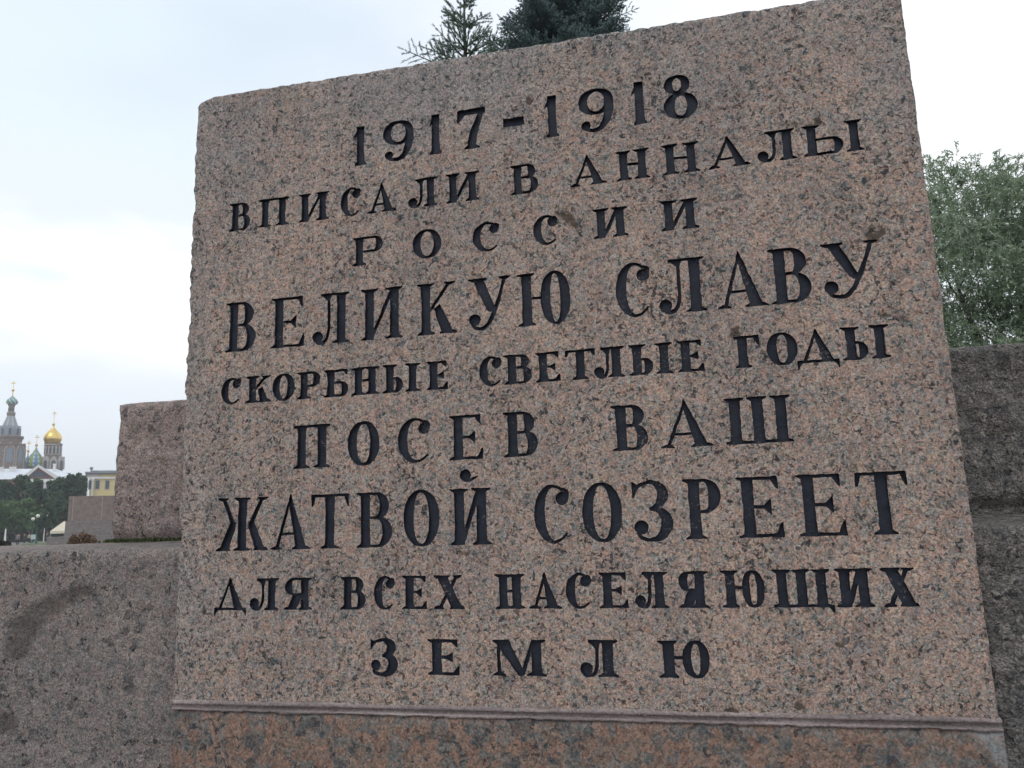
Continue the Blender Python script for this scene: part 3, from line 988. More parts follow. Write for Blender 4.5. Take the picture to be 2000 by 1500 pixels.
# boundary of the whole face: walk the outline vertices in order
out_ids = [None] * no
for i, src in enumerate(ov):
    for s_ in src:
        if s_ < no:
            out_ids[s_] = i
ring = [sv(i) for i in out_ids]
cx_, cz_ = (bl[0] + br[0]) / 2, (Z_SEAT + tr[1]) / 2
BACK = 0.58
prev = ring
for (grow, yy) in ((0.004, 0.004), (0.006, 0.011), (0.0065, 0.03), (0.0065, BACK)):
    cur = []
    for k in range(no):
        p, a, b = outline[k], outline[k - 1], outline[(k + 1) % no]
        tx, tz = b[0] - a[0], b[1] - a[1]
        L = math.hypot(tx, tz) or 1
        nx, nz = tz / L, -tx / L
        if abs(p[1] - Z_SEAT) < 0.004:
            nx, nz = 0, 0
        cur.append(len(stone_v))
        stone_v.append((p[0] + nx * grow, yy, p[1] + nz * grow))
        stone_s.append(0)
    for k in range(no):
        j = (k + 1) % no
        stone_f.append((prev[k], cur[k], cur[j], prev[j]))
    prev = cur
stone_f.append(tuple(prev[::-1]))


def frame_obj(o):
    o.location = (P0.x, P0.y, 0)
    o.rotation_euler = (0, 0, -YAW)
    return o


me = bpy.data.meshes.new('inscribed_slab')
me.from_pydata(stone_v, [], stone_f)
at_ = me.attributes.new('stain', 'FLOAT', 'POINT')
at_.data.foreach_set('value', np.array(stone_s, dtype=np.float32))
for p in me.polygons:
    p.use_smooth = len(p.vertices) == 3
bm = bmesh.new(); bm.from_mesh(me); bmesh.ops.recalc_face_normals(bm, faces=bm.faces[:]); bm.to_mesh(me); bm.free()
slab = frame_obj(link_mesh('inscribed_slab', me, M['slab']))
tag(slab, 'tall pink granite slab carved with dark Cyrillic lettering, rough pitted face', 'stone slab')

by = {}
for f, o in zip(cf, tri_owner):
    if o >= 0:
        by.setdefault(o, []).append(tuple(f))
DEPTH = 0.0130
for li, (ch, _) in enumerate(letters):
    fs = by.get(li, [])
    cnt = {}
    for f in fs:
        for a, b in ((f[0], f[1]), (f[1], f[2]), (f[2], f[0])):
            cnt[(a, b)] = cnt.get((a, b), 0) + 1
    bnd = [(a, b) for (a, b) in cnt if (b, a) not in cnt]
    V, Fc, mp_, top = [], [], {}, {}

    def fv(i):
        if i not in mp_:
            u, z = cu_[i]
            mp_[i] = len(V)
            V.append((u, DEPTH + noise.noise(Vector((u * 70, z * 70, 6))) * 0.0012 + noise.noise(Vector((u * 14, z * 14, 1))) * 0.001, z))
        return mp_[i]

    def tv(i):
        if i not in top:
            u, z = cu_[i]
            top[i] = len(V)
            V.append((u, -relief[i] + chips[i][0] * 0.9, z))
        return top[i]
    for f in fs:
        Fc.append(tuple(fv(i) for i in f))
    for a, b in bnd:
        Fc.append((fv(b), fv(a), tv(a), tv(b)))
    me = bpy.data.meshes.new('letter')
    me.from_pydata(V, [], Fc)
    nm = 'hyphen' if ch == '-' else ('numeral' if ch.isdigit() else 'letter')
    link_mesh(nm, me, M['paint'], slab)

# mortar bed under the slab: a squeezed bead with a smear above and a torn lip below
bm = bmesh.new()
zt0 = Z_SEAT + 0.012
rows = []
nseg = 520
for i in range(nseg + 1):
    u = bl[0] - 0.004 + (br[0] - bl[0] + 0.012) * i / nseg
    w1 = noise.noise(Vector((u * 5, 0, 0))) * 0.004 + noise.noise(Vector((u * 28, 3, 0))) * 0.003 + noise.noise(Vector((u * 90, 5, 0))) * 0.0016
    w2 = noise.noise(Vector((u * 6, 7, 0))) * 0.004 + noise.noise(Vector((u * 30, 9, 0))) * 0.0035 + noise.noise(Vector((u * 95, 2, 0))) * 0.0016
    w3 = noise.noise(Vector((u * 9, 17, 0))) * 0.0015 + noise.noise(Vector((u * 60, 17, 0))) * 0.0008
    tear = max(0.0, noise.noise(Vector((u * 11, 21, 0))) - 0.15) * 0.012
    prof = [(0.012, zt0 + 0.002 + w1), (-0.0012, zt0 - 0.001 + w1), (-0.0030 + w3, zt0 - 0.006 + w1 * 0.5), (-0.0042 + w3, zt0 - 0.0105), (0.003, zt0 - 0.0118), (0.0055, zt0 - 0.0145), (0.0045, zt0 - 0.0185), (0.001, zt0 - 0.0205),
            (-0.0055 + w3 * 2 + tear * 0.4, zt0 - 0.0225 + w2 * 0.2), (-0.0060 + w3 + tear * 0.4, zt0 - 0.0245 + w2 * 0.5 + tear * 0.3), (-0.0030 + tear * 0.2, zt0 - 0.028 + w2 + tear * 0.5), (0.012, zt0 - 0.031 + w2)]
    rows.append([bm.verts.new((u, y, z)) for y, z in prof])
for a, b in zip(rows, rows[1:]):
    for k in range(len(a) - 1):
        bm.faces.new((a[k], b[k], b[k + 1], a[k + 1]))
    bm.faces.new((a[-1], b[-1], b[0], a[0]))
bm.faces.new(rows[0][::-1]); bm.faces.new(rows[-1])
mort = frame_obj(bm_obj('mortar_bed', bm, M['mortar'], None, True))
tag(mort, 'pinkish grey mortar bead squeezed out under the inscribed slab', 'mortar joint')


def rough_block(name, mat, u0, u1, y0, y1, z0, z1, amp, step, label, cat, seed, slope_top=0.0, corner=0.012, fine=0.3, foot=None):
    """a hewn block in the monument's frame; y grows away from the street. Front, top and ends are broken up."""
    bm = bmesh.new()
    nu, ny, nz = (max(2, int(abs(a) / step)) for a in (u1 - u0, min(y1 - y0, 1.2), z1 - z0))
    cache = {}

    def vert(i, j, k):
        key = (i, j, k)
        if key in cache:
            return cache[key]
        u, y, z = u0 + (u1 - u0) * i / nu, y0 + (y1 - y0) * j / ny, z0 + (z1 - z0) * k / nz
        n = Vector((-1 if i == 0 else (1 if i == nu else 0), -1 if j == 0 else (1 if j == ny else 0), 1 if k == nz else 0))
        if k == nz:
            z += slope_top * (y - y0)
        if foot is not None and j == 0 and z < foot:
            y += 0.020
        e = abs(n.x) + abs(n.y) + abs(n.z)
        q = Vector((u, y, z)) + Vector((seed, seed * 1.7, seed * 2.3))
        d = noise.noise(q * 7) * 0.8 + noise.noise(q * 19) * 0.7 + noise.noise(q * 47) * 0.45 + noise.noise(q * 110) * fine
        p = Vector((u, y, z))
        if e > 0:
            p += n.normalized() * (amp * (0.3 if k == nz and e == 1 else 1.0) * d * (0.8 if e > 1 else 1.0) - (corner if e > 1 else 0))
        cache[key] = bm.verts.new(p)
        return cache[key]
    for i in range(nu):
        for k in range(nz):
            bm.faces.new((vert(i, 0, k), vert(i + 1, 0, k), vert(i + 1, 0, k + 1), vert(i, 0, k + 1)))
            bm.faces.new((vert(i + 1, ny, k), vert(i, ny, k), vert(i, ny, k + 1), vert(i + 1, ny, k + 1)))
        for j in range(ny):
            bm.faces.new((vert(i, j, nz), vert(i + 1, j, nz), vert(i + 1, j + 1, nz), vert(i, j + 1, nz)))
            bm.faces.new((vert(i + 1, j, 0), vert(i, j, 0), vert(i, j + 1, 0), vert(i + 1, j + 1, 0)))
    for j in range(ny):
        for k in range(nz):
            bm.faces.new((vert(0, j + 1, k), vert(0, j, k), vert(0, j, k + 1), vert(0, j + 1, k + 1)))
            bm.faces.new((vert(nu, j, k), vert(nu, j + 1, k), vert(nu, j + 1, k + 1), vert(nu, j, k + 1)))
    o = frame_obj(bm_obj(name, bm, mat, None, True))
    tag(o, label, cat)
    return o


UL, UR = bl[0], br[0]
# polished stone under the slab
rough_block('plinth_stone', M['plinth'], UL - 0.004, UR + 0.012, 0.0, 0.58, 0.0, Z_SEAT - 0.006, 0.0008, 0.03,
            'polished dark red granite base stone under the inscribed slab', 'granite block', 1.0, corner=0.004)
Z_LEDGE = 1.597
rough_block('ledge_stone', M['block_low'], UL - 2.4, UL + 0.0, 0.035, 0.615, 0.0, Z_LEDGE, 0.008, 0.024,
            'long grey granite block left of the inscribed slab, with dark damp stains on its face', 'granite block', 2.0, slope_top=0.016, corner=0.006)
rough_block('ledge_stone', M['block_dark'], UR + 0.006, UR + 2.2, 0.05, 0.615, 0.0, Z_LEDGE - 0.004, 0.017, 0.015,
            'dark rough granite block right of the inscribed slab, below the ledge', 'granite block', 3.0, slope_top=0.035, corner=0.006)
ul = face_uz(223, 900, -0.62)[0]
zt_l = face_uz(300, 783, -0.62)[1]
zt_r = face_uz(1930, 674, -0.62)[1]
rough_block('wall_stone', M['block_up'], ul, UL + 0.75, 0.62, 1.5, 0.0, zt_l, 0.009, 0.022,
            'brown granite block rising behind the left ledge, next to the slab edge', 'granite block', 4.0, corner=0.01, foot=Z_LEDGE + 0.03)
rough_block('wall_stone', M['block_dark'], UL + 0.755, UR + 2.2, 0.62, 1.5, 0.0, zt_r, 0.016, 0.015,
            'dark rough granite block rising behind the right ledge under the willow', 'granite block', 5.0, corner=0.01, foot=Z_LEDGE + 0.045)

# ------------------------------------------------------------------ moss at the foot of the left wall stone
M['moss'] = leaf_mat('moss_green', [(0, (0.035, 0.055, 0.02)), (0.6, (0.07, 0.10, 0.035)), (1, (0.13, 0.13, 0.06))], 0.9, 0.1)


def blades(name, pts, hmin, hmax, wd, mat, spread=0.5):
    pts = np.asarray(pts)
    n = len(pts)
    az = rng.uniform(0, 2 * np.pi, n)
    h = rng.uniform(hmin, hmax, n)
    lean = rng.uniform(0, spread, n)
    side = np.stack([np.cos(az), np.sin(az), np.zeros(n)], 1) * wd
    tip = pts + np.stack([-np.sin(az) * lean * h, np.cos(az) * lean * h, h], 1)
    V = np.stack([pts - side, pts + side, tip], 1)
    return quads_mesh(name, V, rng.uniform(0, 1, n), 3)


def mono(u, y, z):
    """monument frame to world"""
    return P0 * 1.0 * 0 + Vector((P0.x, P0.y, 0)) + S_DIR * u - N_DIR * y + Vector((0, 0, z))


pts = []
for i in range(2600):
    u = ul + 0.0 + random.random() * 0.62
    k = 0.9 if u < ul + 0.22 else 0.35
    if random.random() < k:
        pts.append(tuple(mono(u, 0.615 - abs(random.gauss(0, 0.016)), Z_LEDGE + 0.010)))
tag(link_mesh('moss', blades('moss', pts, 0.004, 0.016, 0.0035, M['moss'], 0.9), M['moss']), 'thin green moss along the foot of the left upper block', 'moss', kind='stuff')

# ------------------------------------------------------------------ trees
def leaf_quads(C, size, aspect=1.6, droop=None, flat=0.0):
    """C: (n,3) centres -> (n*4,3) corners of randomly turned leaf faces"""
    n = len(C)
    a = rng.normal(size=(n, 3))
    if droop is not None:
        a = a * 0.45 + np.asarray(droop)
    a /= np.linalg.norm(a, axis=1, keepdims=True)
    b = rng.normal(size=(n, 3))
    b -= (b * a).sum(1, keepdims=True) * a
    b /= np.linalg.norm(b, axis=1, keepdims=True)
    s = (size * rng.uniform(0.7, 1.3, n))[:, None]
    A, B = a * s * 0.5 * aspect, b * s * 0.5
    return np.stack([C - A, C + B * 0.9 - A * 0.1, C + A, C - B * 0.9 - A * 0.1], 1).reshape(-1, 3)


M['bark'] = simple('dark_bark', (0.05, 0.042, 0.035), 0.9, 0.3, 4)
M['leaf_far'] = leaf_mat('linden_leaves', [(0, (0.028, 0.06, 0.034)), (0.5, (0.055, 0.105, 0.052)), (1, (0.10, 0.165, 0.075))], 0.65, 0.2)
M['leaf_far_light'] = leaf_mat('clipped_linden_leaves', [(0, (0.055, 0.105, 0.042)), (0.5, (0.10, 0.175, 0.068)), (1, (0.16, 0.25, 0.095))], 0.65, 0.2)


def broad_tree(px, top_y, half_px, dist, low, mat, label, n=2600, size=0.5, cat='tree', group=None, name='broadleaf_tree', clumps=46):
    base = at(px, 1050, dist)
    base.z = 0
    H = at(px, top_y, dist).z
    depth = dist * math.cos(math.atan((px - 1000) / F))
    R = half_px / F * depth
    root = empty(name, base)
    tag(root, label, cat, group)
    cz, rz = (H + low) / 2, (H - low) / 2
    cl = []
    for i in range(clumps):
        v = rng.normal(size=3)
        v /= np.linalg.norm(v)
        r = rng.uniform(0.45, 0.9) ** 0.6
        k = 1.0 - 0.25 * max(0, -v[2])
        cl.append((v[0] * R * r * k * rng.uniform(0.85, 1.1), v[1] * R * r * k, cz + v[2] * rz * r * rng.uniform(0.85, 1.05), rng.uniform(0.25, 0.42) * R, rng.uniform(-0.32, 0.32)))
    cl = np.array(cl)
    idx = rng.integers(0, len(cl), n)
    d = rng.normal(size=(n, 3))
    d /= np.linalg.norm(d, axis=1, keepdims=True)
    d *= rng.uniform(0.55, 1.08, (n, 1)) * cl[idx, 3:4]
    d[:, 2] *= 0.8
    C = cl[idx, :3] + d
    tone = np.clip(rng.normal(0.5, 0.18, n) + cl[idx, 4], 0, 1)
    link_mesh('crown', quads_mesh('crown', leaf_quads(C, size), tone), mat, root)
    bm = bmesh.new()
    tube(bm, [(0, 0, 0), (0.1, 0, low * 0.6), (0, 0.1, low + rz * 0.5), (0.1, 0, cz + rz * 0.3)], [R * 0.075, R * 0.06, R * 0.045, R * 0.015], 7)
    for i in range(6):
        a = i * 1.05 + px
        z0 = low * 0.7 + rz * 0.15 * i
        tube(bm, [(0, 0, z0), (math.cos(a) * R * 0.35, math.sin(a) * R * 0.35, z0 + rz * 0.35), (math.cos(a) * R * 0.7, math.sin(a) * R * 0.7, z0 + rz * 0.6)], [R * 0.035, R * 0.022, R * 0.008], 5)
    bm_obj('trunk', bm, M['bark'], root)
    return root


BACKTREES = [(-48, 930, 30, 'tree beyond the left edge of the view, behind the clipped row'), (2, 936, 17, 'dark tree at the left edge below the tall church tower'), (42, 922, 31, 'broad dark tree below the green and blue striped dome, tallest of its row'),
             (99, 927, 21, 'dark tree below the golden dome, right of the gap with red wall'), (130, 925, 15, 'narrow dark tree between the red house and the yellow house'), (149, 921, 12, 'dark tree touching the corner of the yellow house')]
for px, ty, hw, lb in BACKTREES:
    broad_tree(px, ty, hw, 215, 6.0, M['leaf_far'], lb, 3400, 0.62, group='tall trees in front of the houses')
CLIPPED = [(-30, 978, 24, 'lighter green clipped tree beyond the left edge'), (8, 974, 22, 'lighter green clipped tree at the left edge, above the white pole'), (47, 974, 24, 'lighter green clipped tree behind the two lamps, left one'),
           (86, 972, 22, 'lighter green clipped tree right of the lamps'), (120, 974, 20, 'lighter green clipped tree beside the far granite wall'), (152, 978, 20, 'lighter green clipped tree mostly behind the far granite wall')]
for px, ty, hw, lb in CLIPPED:
    broad_tree(px, ty, hw, 185, 2.2, M['leaf_far_light'] if px < 60 else M['leaf_far'], lb, 3000, 0.5, group='clipped trees along the park edge')

# dark hedge under the trees
base = at(40, 1050, 196); base.z = 0
n = 5200
C = np.stack([rng.uniform(-24, 20, n), rng.uniform(-1.2, 1.2, n), rng.uniform(0, 3.4, n) ** 1.0], 1)
hdir = math.atan2(base.y, base.x) - math.pi / 2
o = link_mesh('hedge', quads_mesh('hedge', leaf_quads(C, 0.5), rng.uniform(0, 0.6, n)), M['leaf_far'])
o.location = base; o.rotation_euler = (0, 0, hdir)
tag(o, 'long dark hedge under the far trees behind the lamps', 'hedge')

# willow behind the right-hand wall
M['leaf_willow'] = leaf_mat('silvery_willow_leaves', [(0, (0.11, 0.155, 0.095)), (0.45, (0.235, 0.31, 0.185)), (0.75, (0.39, 0.46, 0.34)), (1, (0.55, 0.60, 0.52))], 0.5, 0.3)
WD = 20.0
wb = at(1990, 900, WD); wb.z = 0
willow = empty('willow_tree', wb)
tag(willow, 'feathery silver green willow behind the dark right wall', 'tree')
wtop = at(1990, 288, WD).z
bm = bmesh.new()
limbs = []
tube(bm, [(0.1, 0, 0), (0.05, 0.1, 1.6), (-0.15, 0, 3.0)], [0.30, 0.26, 0.22], 9)
LB = [[(-0.15, 0, 3.0), (-0.55, 0.1, 3.55), (-1.25, -0.2, 3.95), (-1.9, -0.1, 4.7)], [(-0.15, 0, 3.0), (-0.35, -0.2, 4.1), (-0.75, -0.3, 5.4), (-0.9, -0.1, 6.6)], [(-0.1, 0, 2.9), (0.4, 0.2, 4.3), (0.7, 0.1, 5.8), (0.6, 0.3, 7.2)],
      [(-0.1, 0, 2.9), (0.8, -0.5, 3.7), (1.7, -0.8, 4.8), (2.3, -0.9, 5.9)], [(-0.15, 0, 2.7), (-0.6, 0.9, 3.7), (-1.2, 1.7, 4.9), (-1.5, 2.2, 6.0)], [(0, 0, 2.6), (0.6, 1.1, 3.8), (1.2, 1.9, 5.0), (1.5, 2.3, 6.2)]]
for L in LB:
    tube(bm, L, [0.14, 0.10, 0.065, 0.02], 7)
    for i in range(5):
        a = Vector(L[2]).lerp(Vector(L[3]), i / 5) if i > 1 else Vector(L[1]).lerp(Vector(L[2]), 0.3 + i * 0.4)
        v = Vector((random.uniform(-1, 1), random.uniform(-1, 1), random.uniform(0.1, 1.0)))
        tube(bm, [a, a + v * 0.6, a + v * 1.1 + Vector((0, 0, 0.2))], [0.035, 0.02, 0.006], 5)
bm_obj('trunk', bm, M['bark'], willow, True)
cw, hw_ = 3.15, (wtop - 1.7) / 2
cl = []
for i in range(230):
    v = rng.normal(size=3); v /= np.linalg.norm(v)
    r = rng.uniform(0.12, 1.0) ** 0.5
    p = np.array((v[0] * cw * r, v[1] * cw * r, 1.7 + hw_ + v[2] * hw_ * r))
    cl.append(p)
cl = np.array(cl)
ns = 13000
ci = rng.integers(0, len(cl), ns)
start = cl[ci] + rng.normal(size=(ns, 3)) * (0.26, 0.26, 0.22)
start[:, 2] = np.minimum(start[:, 2], wtop - 0.42 + rng.normal(0, 0.16, ns) - 0.10 * start[:, 0] ** 2 * 0.5)
outd = start - np.array((0, 0, 1.7 + hw_ * 0.8))
outd[:, 2] *= 0.6
outd /= np.linalg.norm(outd, axis=1, keepdims=True)
d0 = outd * 0.75 + rng.normal(size=(ns, 3)) * 0.35 + np.array((0.12, 0, 0.25))
d0 /= np.linalg.norm(d0, axis=1, keepdims=True)
ln = rng.uniform(0.35, 0.8, ns)
NLf = 17
Cs, Ds, Ts = [], [], []
ctone = rng.normal(0.0, 0.13, len(cl))
for k in range(NLf):
    f = (k + 0.5) / NLf
    p = start + d0 * (ln * f)[:, None] + np.array((0, 0, -1)) * (ln * f * f * 0.55)[:, None]
    dd = d0 + np.array((0, 0, -1.1)) * f + rng.normal(size=(ns, 3)) * 0.45
    dd /= np.linalg.norm(dd, axis=1, keepdims=True)
    Cs.append(p + dd * 0.035); Ds.append(dd); Ts.append(np.clip(rng.normal(0.42, 0.2, ns) + ctone[ci], 0, 1))
Cs, Ds, Ts = np.concatenate(Cs), np.concatenate(Ds), np.concatenate(Ts)
nb = rng.normal(size=Cs.shape); nb -= (nb * Ds).sum(1, keepdims=True) * Ds; nb /= np.linalg.norm(nb, axis=1, keepdims=True)
A, B = Ds * (rng.uniform(0.042, 0.068, len(Cs)))[:, None], nb * 0.0115
link_mesh('crown', quads_mesh('crown', np.stack([Cs - A, Cs + B, Cs + A, Cs - B], 1), Ts), M['leaf_willow'], willow)

# spruces behind the slab
M['needle_green'] = leaf_mat('spruce_needles', [(0, (0.08, 0.13, 0.095)), (0.5, (0.15, 0.22, 0.165)), (1, (0.27, 0.33, 0.25))], 0.6, 0.1)
M['needle_blue'] = leaf_mat('blue_spruce_needles', [(0, (0.08, 0.12, 0.12)), (0.5, (0.15, 0.215, 0.215)), (1, (0.28, 0.37, 0.36))], 0.6, 0.1)


def spruce(name, label, base, H, rad_at, mat, z_fine, whorl, nb, rise, twig_len, dense, seed, extra=()):
    root = empty(name, base)
    tag(root, label, 'tree')
    r_ = random.Random(seed)
    bm = bmesh.new()
    tube(bm, [(0, 0, 0), (0.02, 0, H * 0.5), (0, 0.02, H * 0.85), (0, 0, H)], [H * 0.014, H * 0.009, H * 0.004, 0.008], 8)
    TW = []      # (start, dir, length, fine)

    def shoot(p, d, L, fine):
        TW.append((p.x, p.y, p.z, d.x, d.y, d.z, L, fine))
    z = 0.8
    # leader
    for i in range(7):
        shoot(Vector((0, 0, H - 0.16 * (i + 1))), Vector((r_.uniform(-.05, .05), r_.uniform(-.05, .05), 1)).normalized(), 0.2, 1)
    while z < H - 0.12:
        fine = z > z_fine
        w = whorl * (1.0 if fine else 1.5)
        R = rad_at(z)
        k0 = r_.uniform(0, 6.28)
        m = nb if R > 0.25 else max(4, nb - 2)
        for i in range(m + (0 if not fine else r_.choice((0, 1)))):
            a = k0 + 6.283 * i / m + r_.uniform(-0.25, 0.25)
            L = R * (r_.uniform(0.6, 1.45) if dense else r_.uniform(0.8, 1.12))
            zz = z + r_.uniform(-0.5, 0.5) * w
            d = Vector((math.cos(a), math.sin(a), rise * r_.uniform(0.7, 1.3))).normalized()
            p0 = Vector((0, 0, zz))
            pts = [p0, p0 + d * L * 0.5, p0 + d * L + Vector((0, 0, L * 0.12))]
            tube(bm, pts, [max(0.012, L * 0.016), L * 0.010 + 0.004, 0.004], 5)
            st = twig_len * (0.5 if dense else 0.95) * (1 if fine else 2.2)
            q = L * (0.12 if dense else 0.18)
            while q < L:
                pp = p0 + d * q + Vector((0, 0, L * 0.12 * (q / L) ** 2))
                for sgn in (-1, 1):
                    sd_ = Vector((-d.y, d.x, 0)) * sgn
                    sl = (L - q) * r_.uniform(0.35, 0.6) + twig_len * r_.uniform(0.7, 1.1)
                    sdir = (d * 0.75 + sd_ * 0.8 + Vector((0, 0, r_.uniform(-0.1, 0.45)))).normalized()
                    q2 = 0.0
                    while q2 < sl:
                        tdir = (sdir + Vector((r_.uniform(-.2, .2), r_.uniform(-.2, .2), r_.uniform(-.1, .3)))).normalized()
                        shoot(pp + sdir * q2, tdir, twig_len * r_.uniform(0.8, 1.2), fine)
                        if q2 > twig_len * 0.5 and (dense or r_.random() < 0.3):
                            for s2 in (-1, 1):
                                t2 = (sdir * 0.7 + (d.cross(Vector((0, 0, 1)))) * s2 * 0.7 + Vector((0, 0, r_.uniform(-0.3, 0.5)))).normalized()
                                shoot(pp + sdir * q2, t2, twig_len * r_.uniform(0.6, 1.0), fine)
                        q2 += twig_len * (0.8 if fine else 1.8)
                shoot(pp, (d + Vector((0, 0, r_.uniform(0.2, 0.7)))).normalized(), twig_len * r_.uniform(0.7, 1.1), fine)
                q += st
            shoot(p0 + d * L * 0.97 + Vector((0, 0, L * 0.11)), d, twig_len * 1.15, fine)
        z += w
    bm_x = bm
    # single long boughs that stand clear of the rest
    for tip, lift in extra:
        tip = tip - Vector(base)
        rr = math.hypot(tip.x, tip.y)
        p0 = Vector((0, 0, tip.z - rr * lift))
        d = (tip - p0).normalized()
        L = (tip - p0).length
        tube(bm_x, [p0, p0 + d * L * 0.5, tip], [0.016, 0.010, 0.004], 5)
        q = L * 0.25
        while q < L:
            for s2 in (-1, 1):
                sdv = (d.cross(Vector((0.3, 1, 0.2))).normalized() * s2 * 0.8 + d * 0.8 + Vector((0, 0, r_.uniform(-0.1, 0.35)))).normalized()
                sl = (L - q) * r_.uniform(0.2, 0.4) + twig_len * 0.6
                q2 = 0.0
                while q2 < sl:
                    shoot(p0 + d * q + sdv * q2, (sdv + Vector((r_.uniform(-.25, .25), r_.uniform(-.25, .25), r_.uniform(-.1, .3)))).normalized(), twig_len * r_.uniform(0.8, 1.15), 1)
                    q2 += twig_len * 0.85
            q += twig_len * 0.8
        shoot(p0 + d * L * 0.8, d, twig_len * 1.2, 1); shoot(tip, d, twig_len * 1.1, 1)
    bm_obj('trunk', bm_x, M['bark'], root, True)
    T = np.array(TW)
    V, tn = [], []
    for fine, per, nl, nw in ((1, 44, 0.027, 0.0036), (0, 16, 0.06, 0.011)):
        S = T[T[:, 7] == fine]
        if not len(S):
            continue
        S = np.repeat(S, per, 0)
        n = len(S)
        f = rng.uniform(0, 1, n)
        P = S[:, :3] + S[:, 3:6] * (S[:, 6] * f)[:, None]
        rd = rng.normal(size=(n, 3))
        ax = S[:, 3:6]
        rd -= (rd * ax).sum(1, keepdims=True) * ax
        rd /= np.linalg.norm(rd, axis=1, keepdims=True)
        dr = rd * 0.8 + ax * 0.75
        dr /= np.linalg.norm(dr, axis=1, keepdims=True)
        sd_ = np.cross(dr, ax); sd_ /= np.linalg.norm(sd_, axis=1, keepdims=True) + 1e-9
        Ln = (nl * rng.uniform(0.7, 1.2, n))[:, None]
        V.append(np.stack([P - sd_ * nw, P + sd_ * nw, P + dr * Ln + sd_ * nw * 0.5, P + dr * Ln - sd_ * nw * 0.5], 1).reshape(-1, 3))
        tn.append(np.clip(rng.normal(0.45, 0.18, n) + np.repeat(rng.normal(0, 0.12, n // per), per), 0, 1))
    link_mesh('crown', quads_mesh('crown', np.concatenate(V), np.concatenate(tn)), mat, root)
    return root


SP1 = 9.6
b1 = at(916, 400, SP1); b1.z = 0
H1 = at(917, -14, SP1).z
spruce('spruce_tree', 'slender green young spruce showing its tip above the slab, left of the blue spruce', b1, H1, lambda z: 0.05 + (H1 - z) * 0.35 if z > H1 - 2.2 else min(1.8, 0.82 + (H1 - 2.2 - z) * 0.25), M['needle_green'], H1 - 3.6, 0.36, 4, 0.85, 0.125, False, 5,
       [(at(796, 100, SP1), 0.45), (at(834, 95, SP1 + 0.2), 0.6), (at(858, 62, SP1 - 0.2), 0.7), (at(882, 30, SP1), 0.9), (at(945, 32, SP1 + 0.2), 0.9), (at(947, 68, SP1 - 0.3), 0.5), (at(985, 70, SP1), 0.5)])
SP2 = 12.5
b2 = at(1112, 400, SP2); b2.z = 0
zv = at(1112, 60, SP2).z
H2 = zv + 3.6
spruce('blue_spruce_tree', 'dense dark blue spruce rising out of the view behind the top of the slab', b2, H2, lambda z: max(0.06, min(1.6, (H2 - z) * 0.225)), M['needle_blue'], zv - 2.2, 0.22, 6, 0.30, 0.11, True, 9,
       [(at(1236, 20, SP2), 0.3), (at(1218, 44, SP2 - 0.3), 0.1), (at(1196, 34, SP2 + 0.2), 0.2), (at(984, 50, SP2), 0.2), (at(998, 76, SP2 - 0.3), 0.0), (at(1010, 20, SP2 + 0.2), 0.5)])

# ------------------------------------------------------------------ far buildings
def view_frame(px, dist):
    """an empty's place on the ground and the turn that makes its -y side face the viewer"""
    b = at(px, 1050, dist)
    b.z = 0
    return b, math.atan2(b.y, b.x) - math.pi / 2


class Elev:
    """pixel positions on a far object's elevation, in that object's own metres"""
    def __init__(self, px, dist):
        self.b, self.rz = view_frame(px, dist)
        self.px, self.dist = px, dist
        self.n = Vector((self.b.x, self.b.y, 0)).normalized()
        self.r = Vector((math.cos(self.rz), math.sin(self.rz), 0))
        self.mpp = abs(self.x(px + 1, 950) - self.x(px, 950))

    def hit(self, px, py):
        d = ray(px, py)
        return EYEV + d * ((self.b @ self.n) / (d @ self.n))

    def x(self, px, py): return (self.hit(px, py) - self.b) @ self.r
    def z(self, py, px=None): return self.hit(self.px if px is None else px, py).z


M['brick'] = simple('brown_brick', (0.225, 0.175, 0.15), 0.85, 0.25, 1.2)
M['pale_stone'] = simple('pale_trim', (0.42, 0.38, 0.35), 0.8, 0.15, 2)
M['tent'] = simple('grey_glazed_tiles', (0.30, 0.32, 0.36), 0.5, 0.1, 2)
M['void'] = simple('dark_window', (0.06, 0.07, 0.09), 0.25, 0.1, 2, 0.5)
M['bluish_glass'] = simple('blue_grey_glass', (0.20, 0.24, 0.30), 0.25, 0.1, 2, 0.5)
M['gold'] = simple('gilding', (0.80, 0.56, 0.17), 0.28, 0.06, 0.5, 0.5, 1.0)
M['white_roof'] = simple('white_painted_roof', (0.66, 0.69, 0.73), 0.6, 0.06, 0.3)
M['white'] = simple('white_paint', (0.74, 0.73, 0.71), 0.7, 0.05, 0.5)
M['red_wall'] = simple('dull_red_plaster', (0.26, 0.10, 0.085), 0.85, 0.15, 0.6)
M['yellow_wall'] = simple('yellow_plaster', (0.66, 0.55, 0.27), 0.85, 0.06, 0.5)
M['metal_grey'] = simple('grey_sheet_roof', (0.26, 0.28, 0.30), 0.6, 0.1, 0.5)


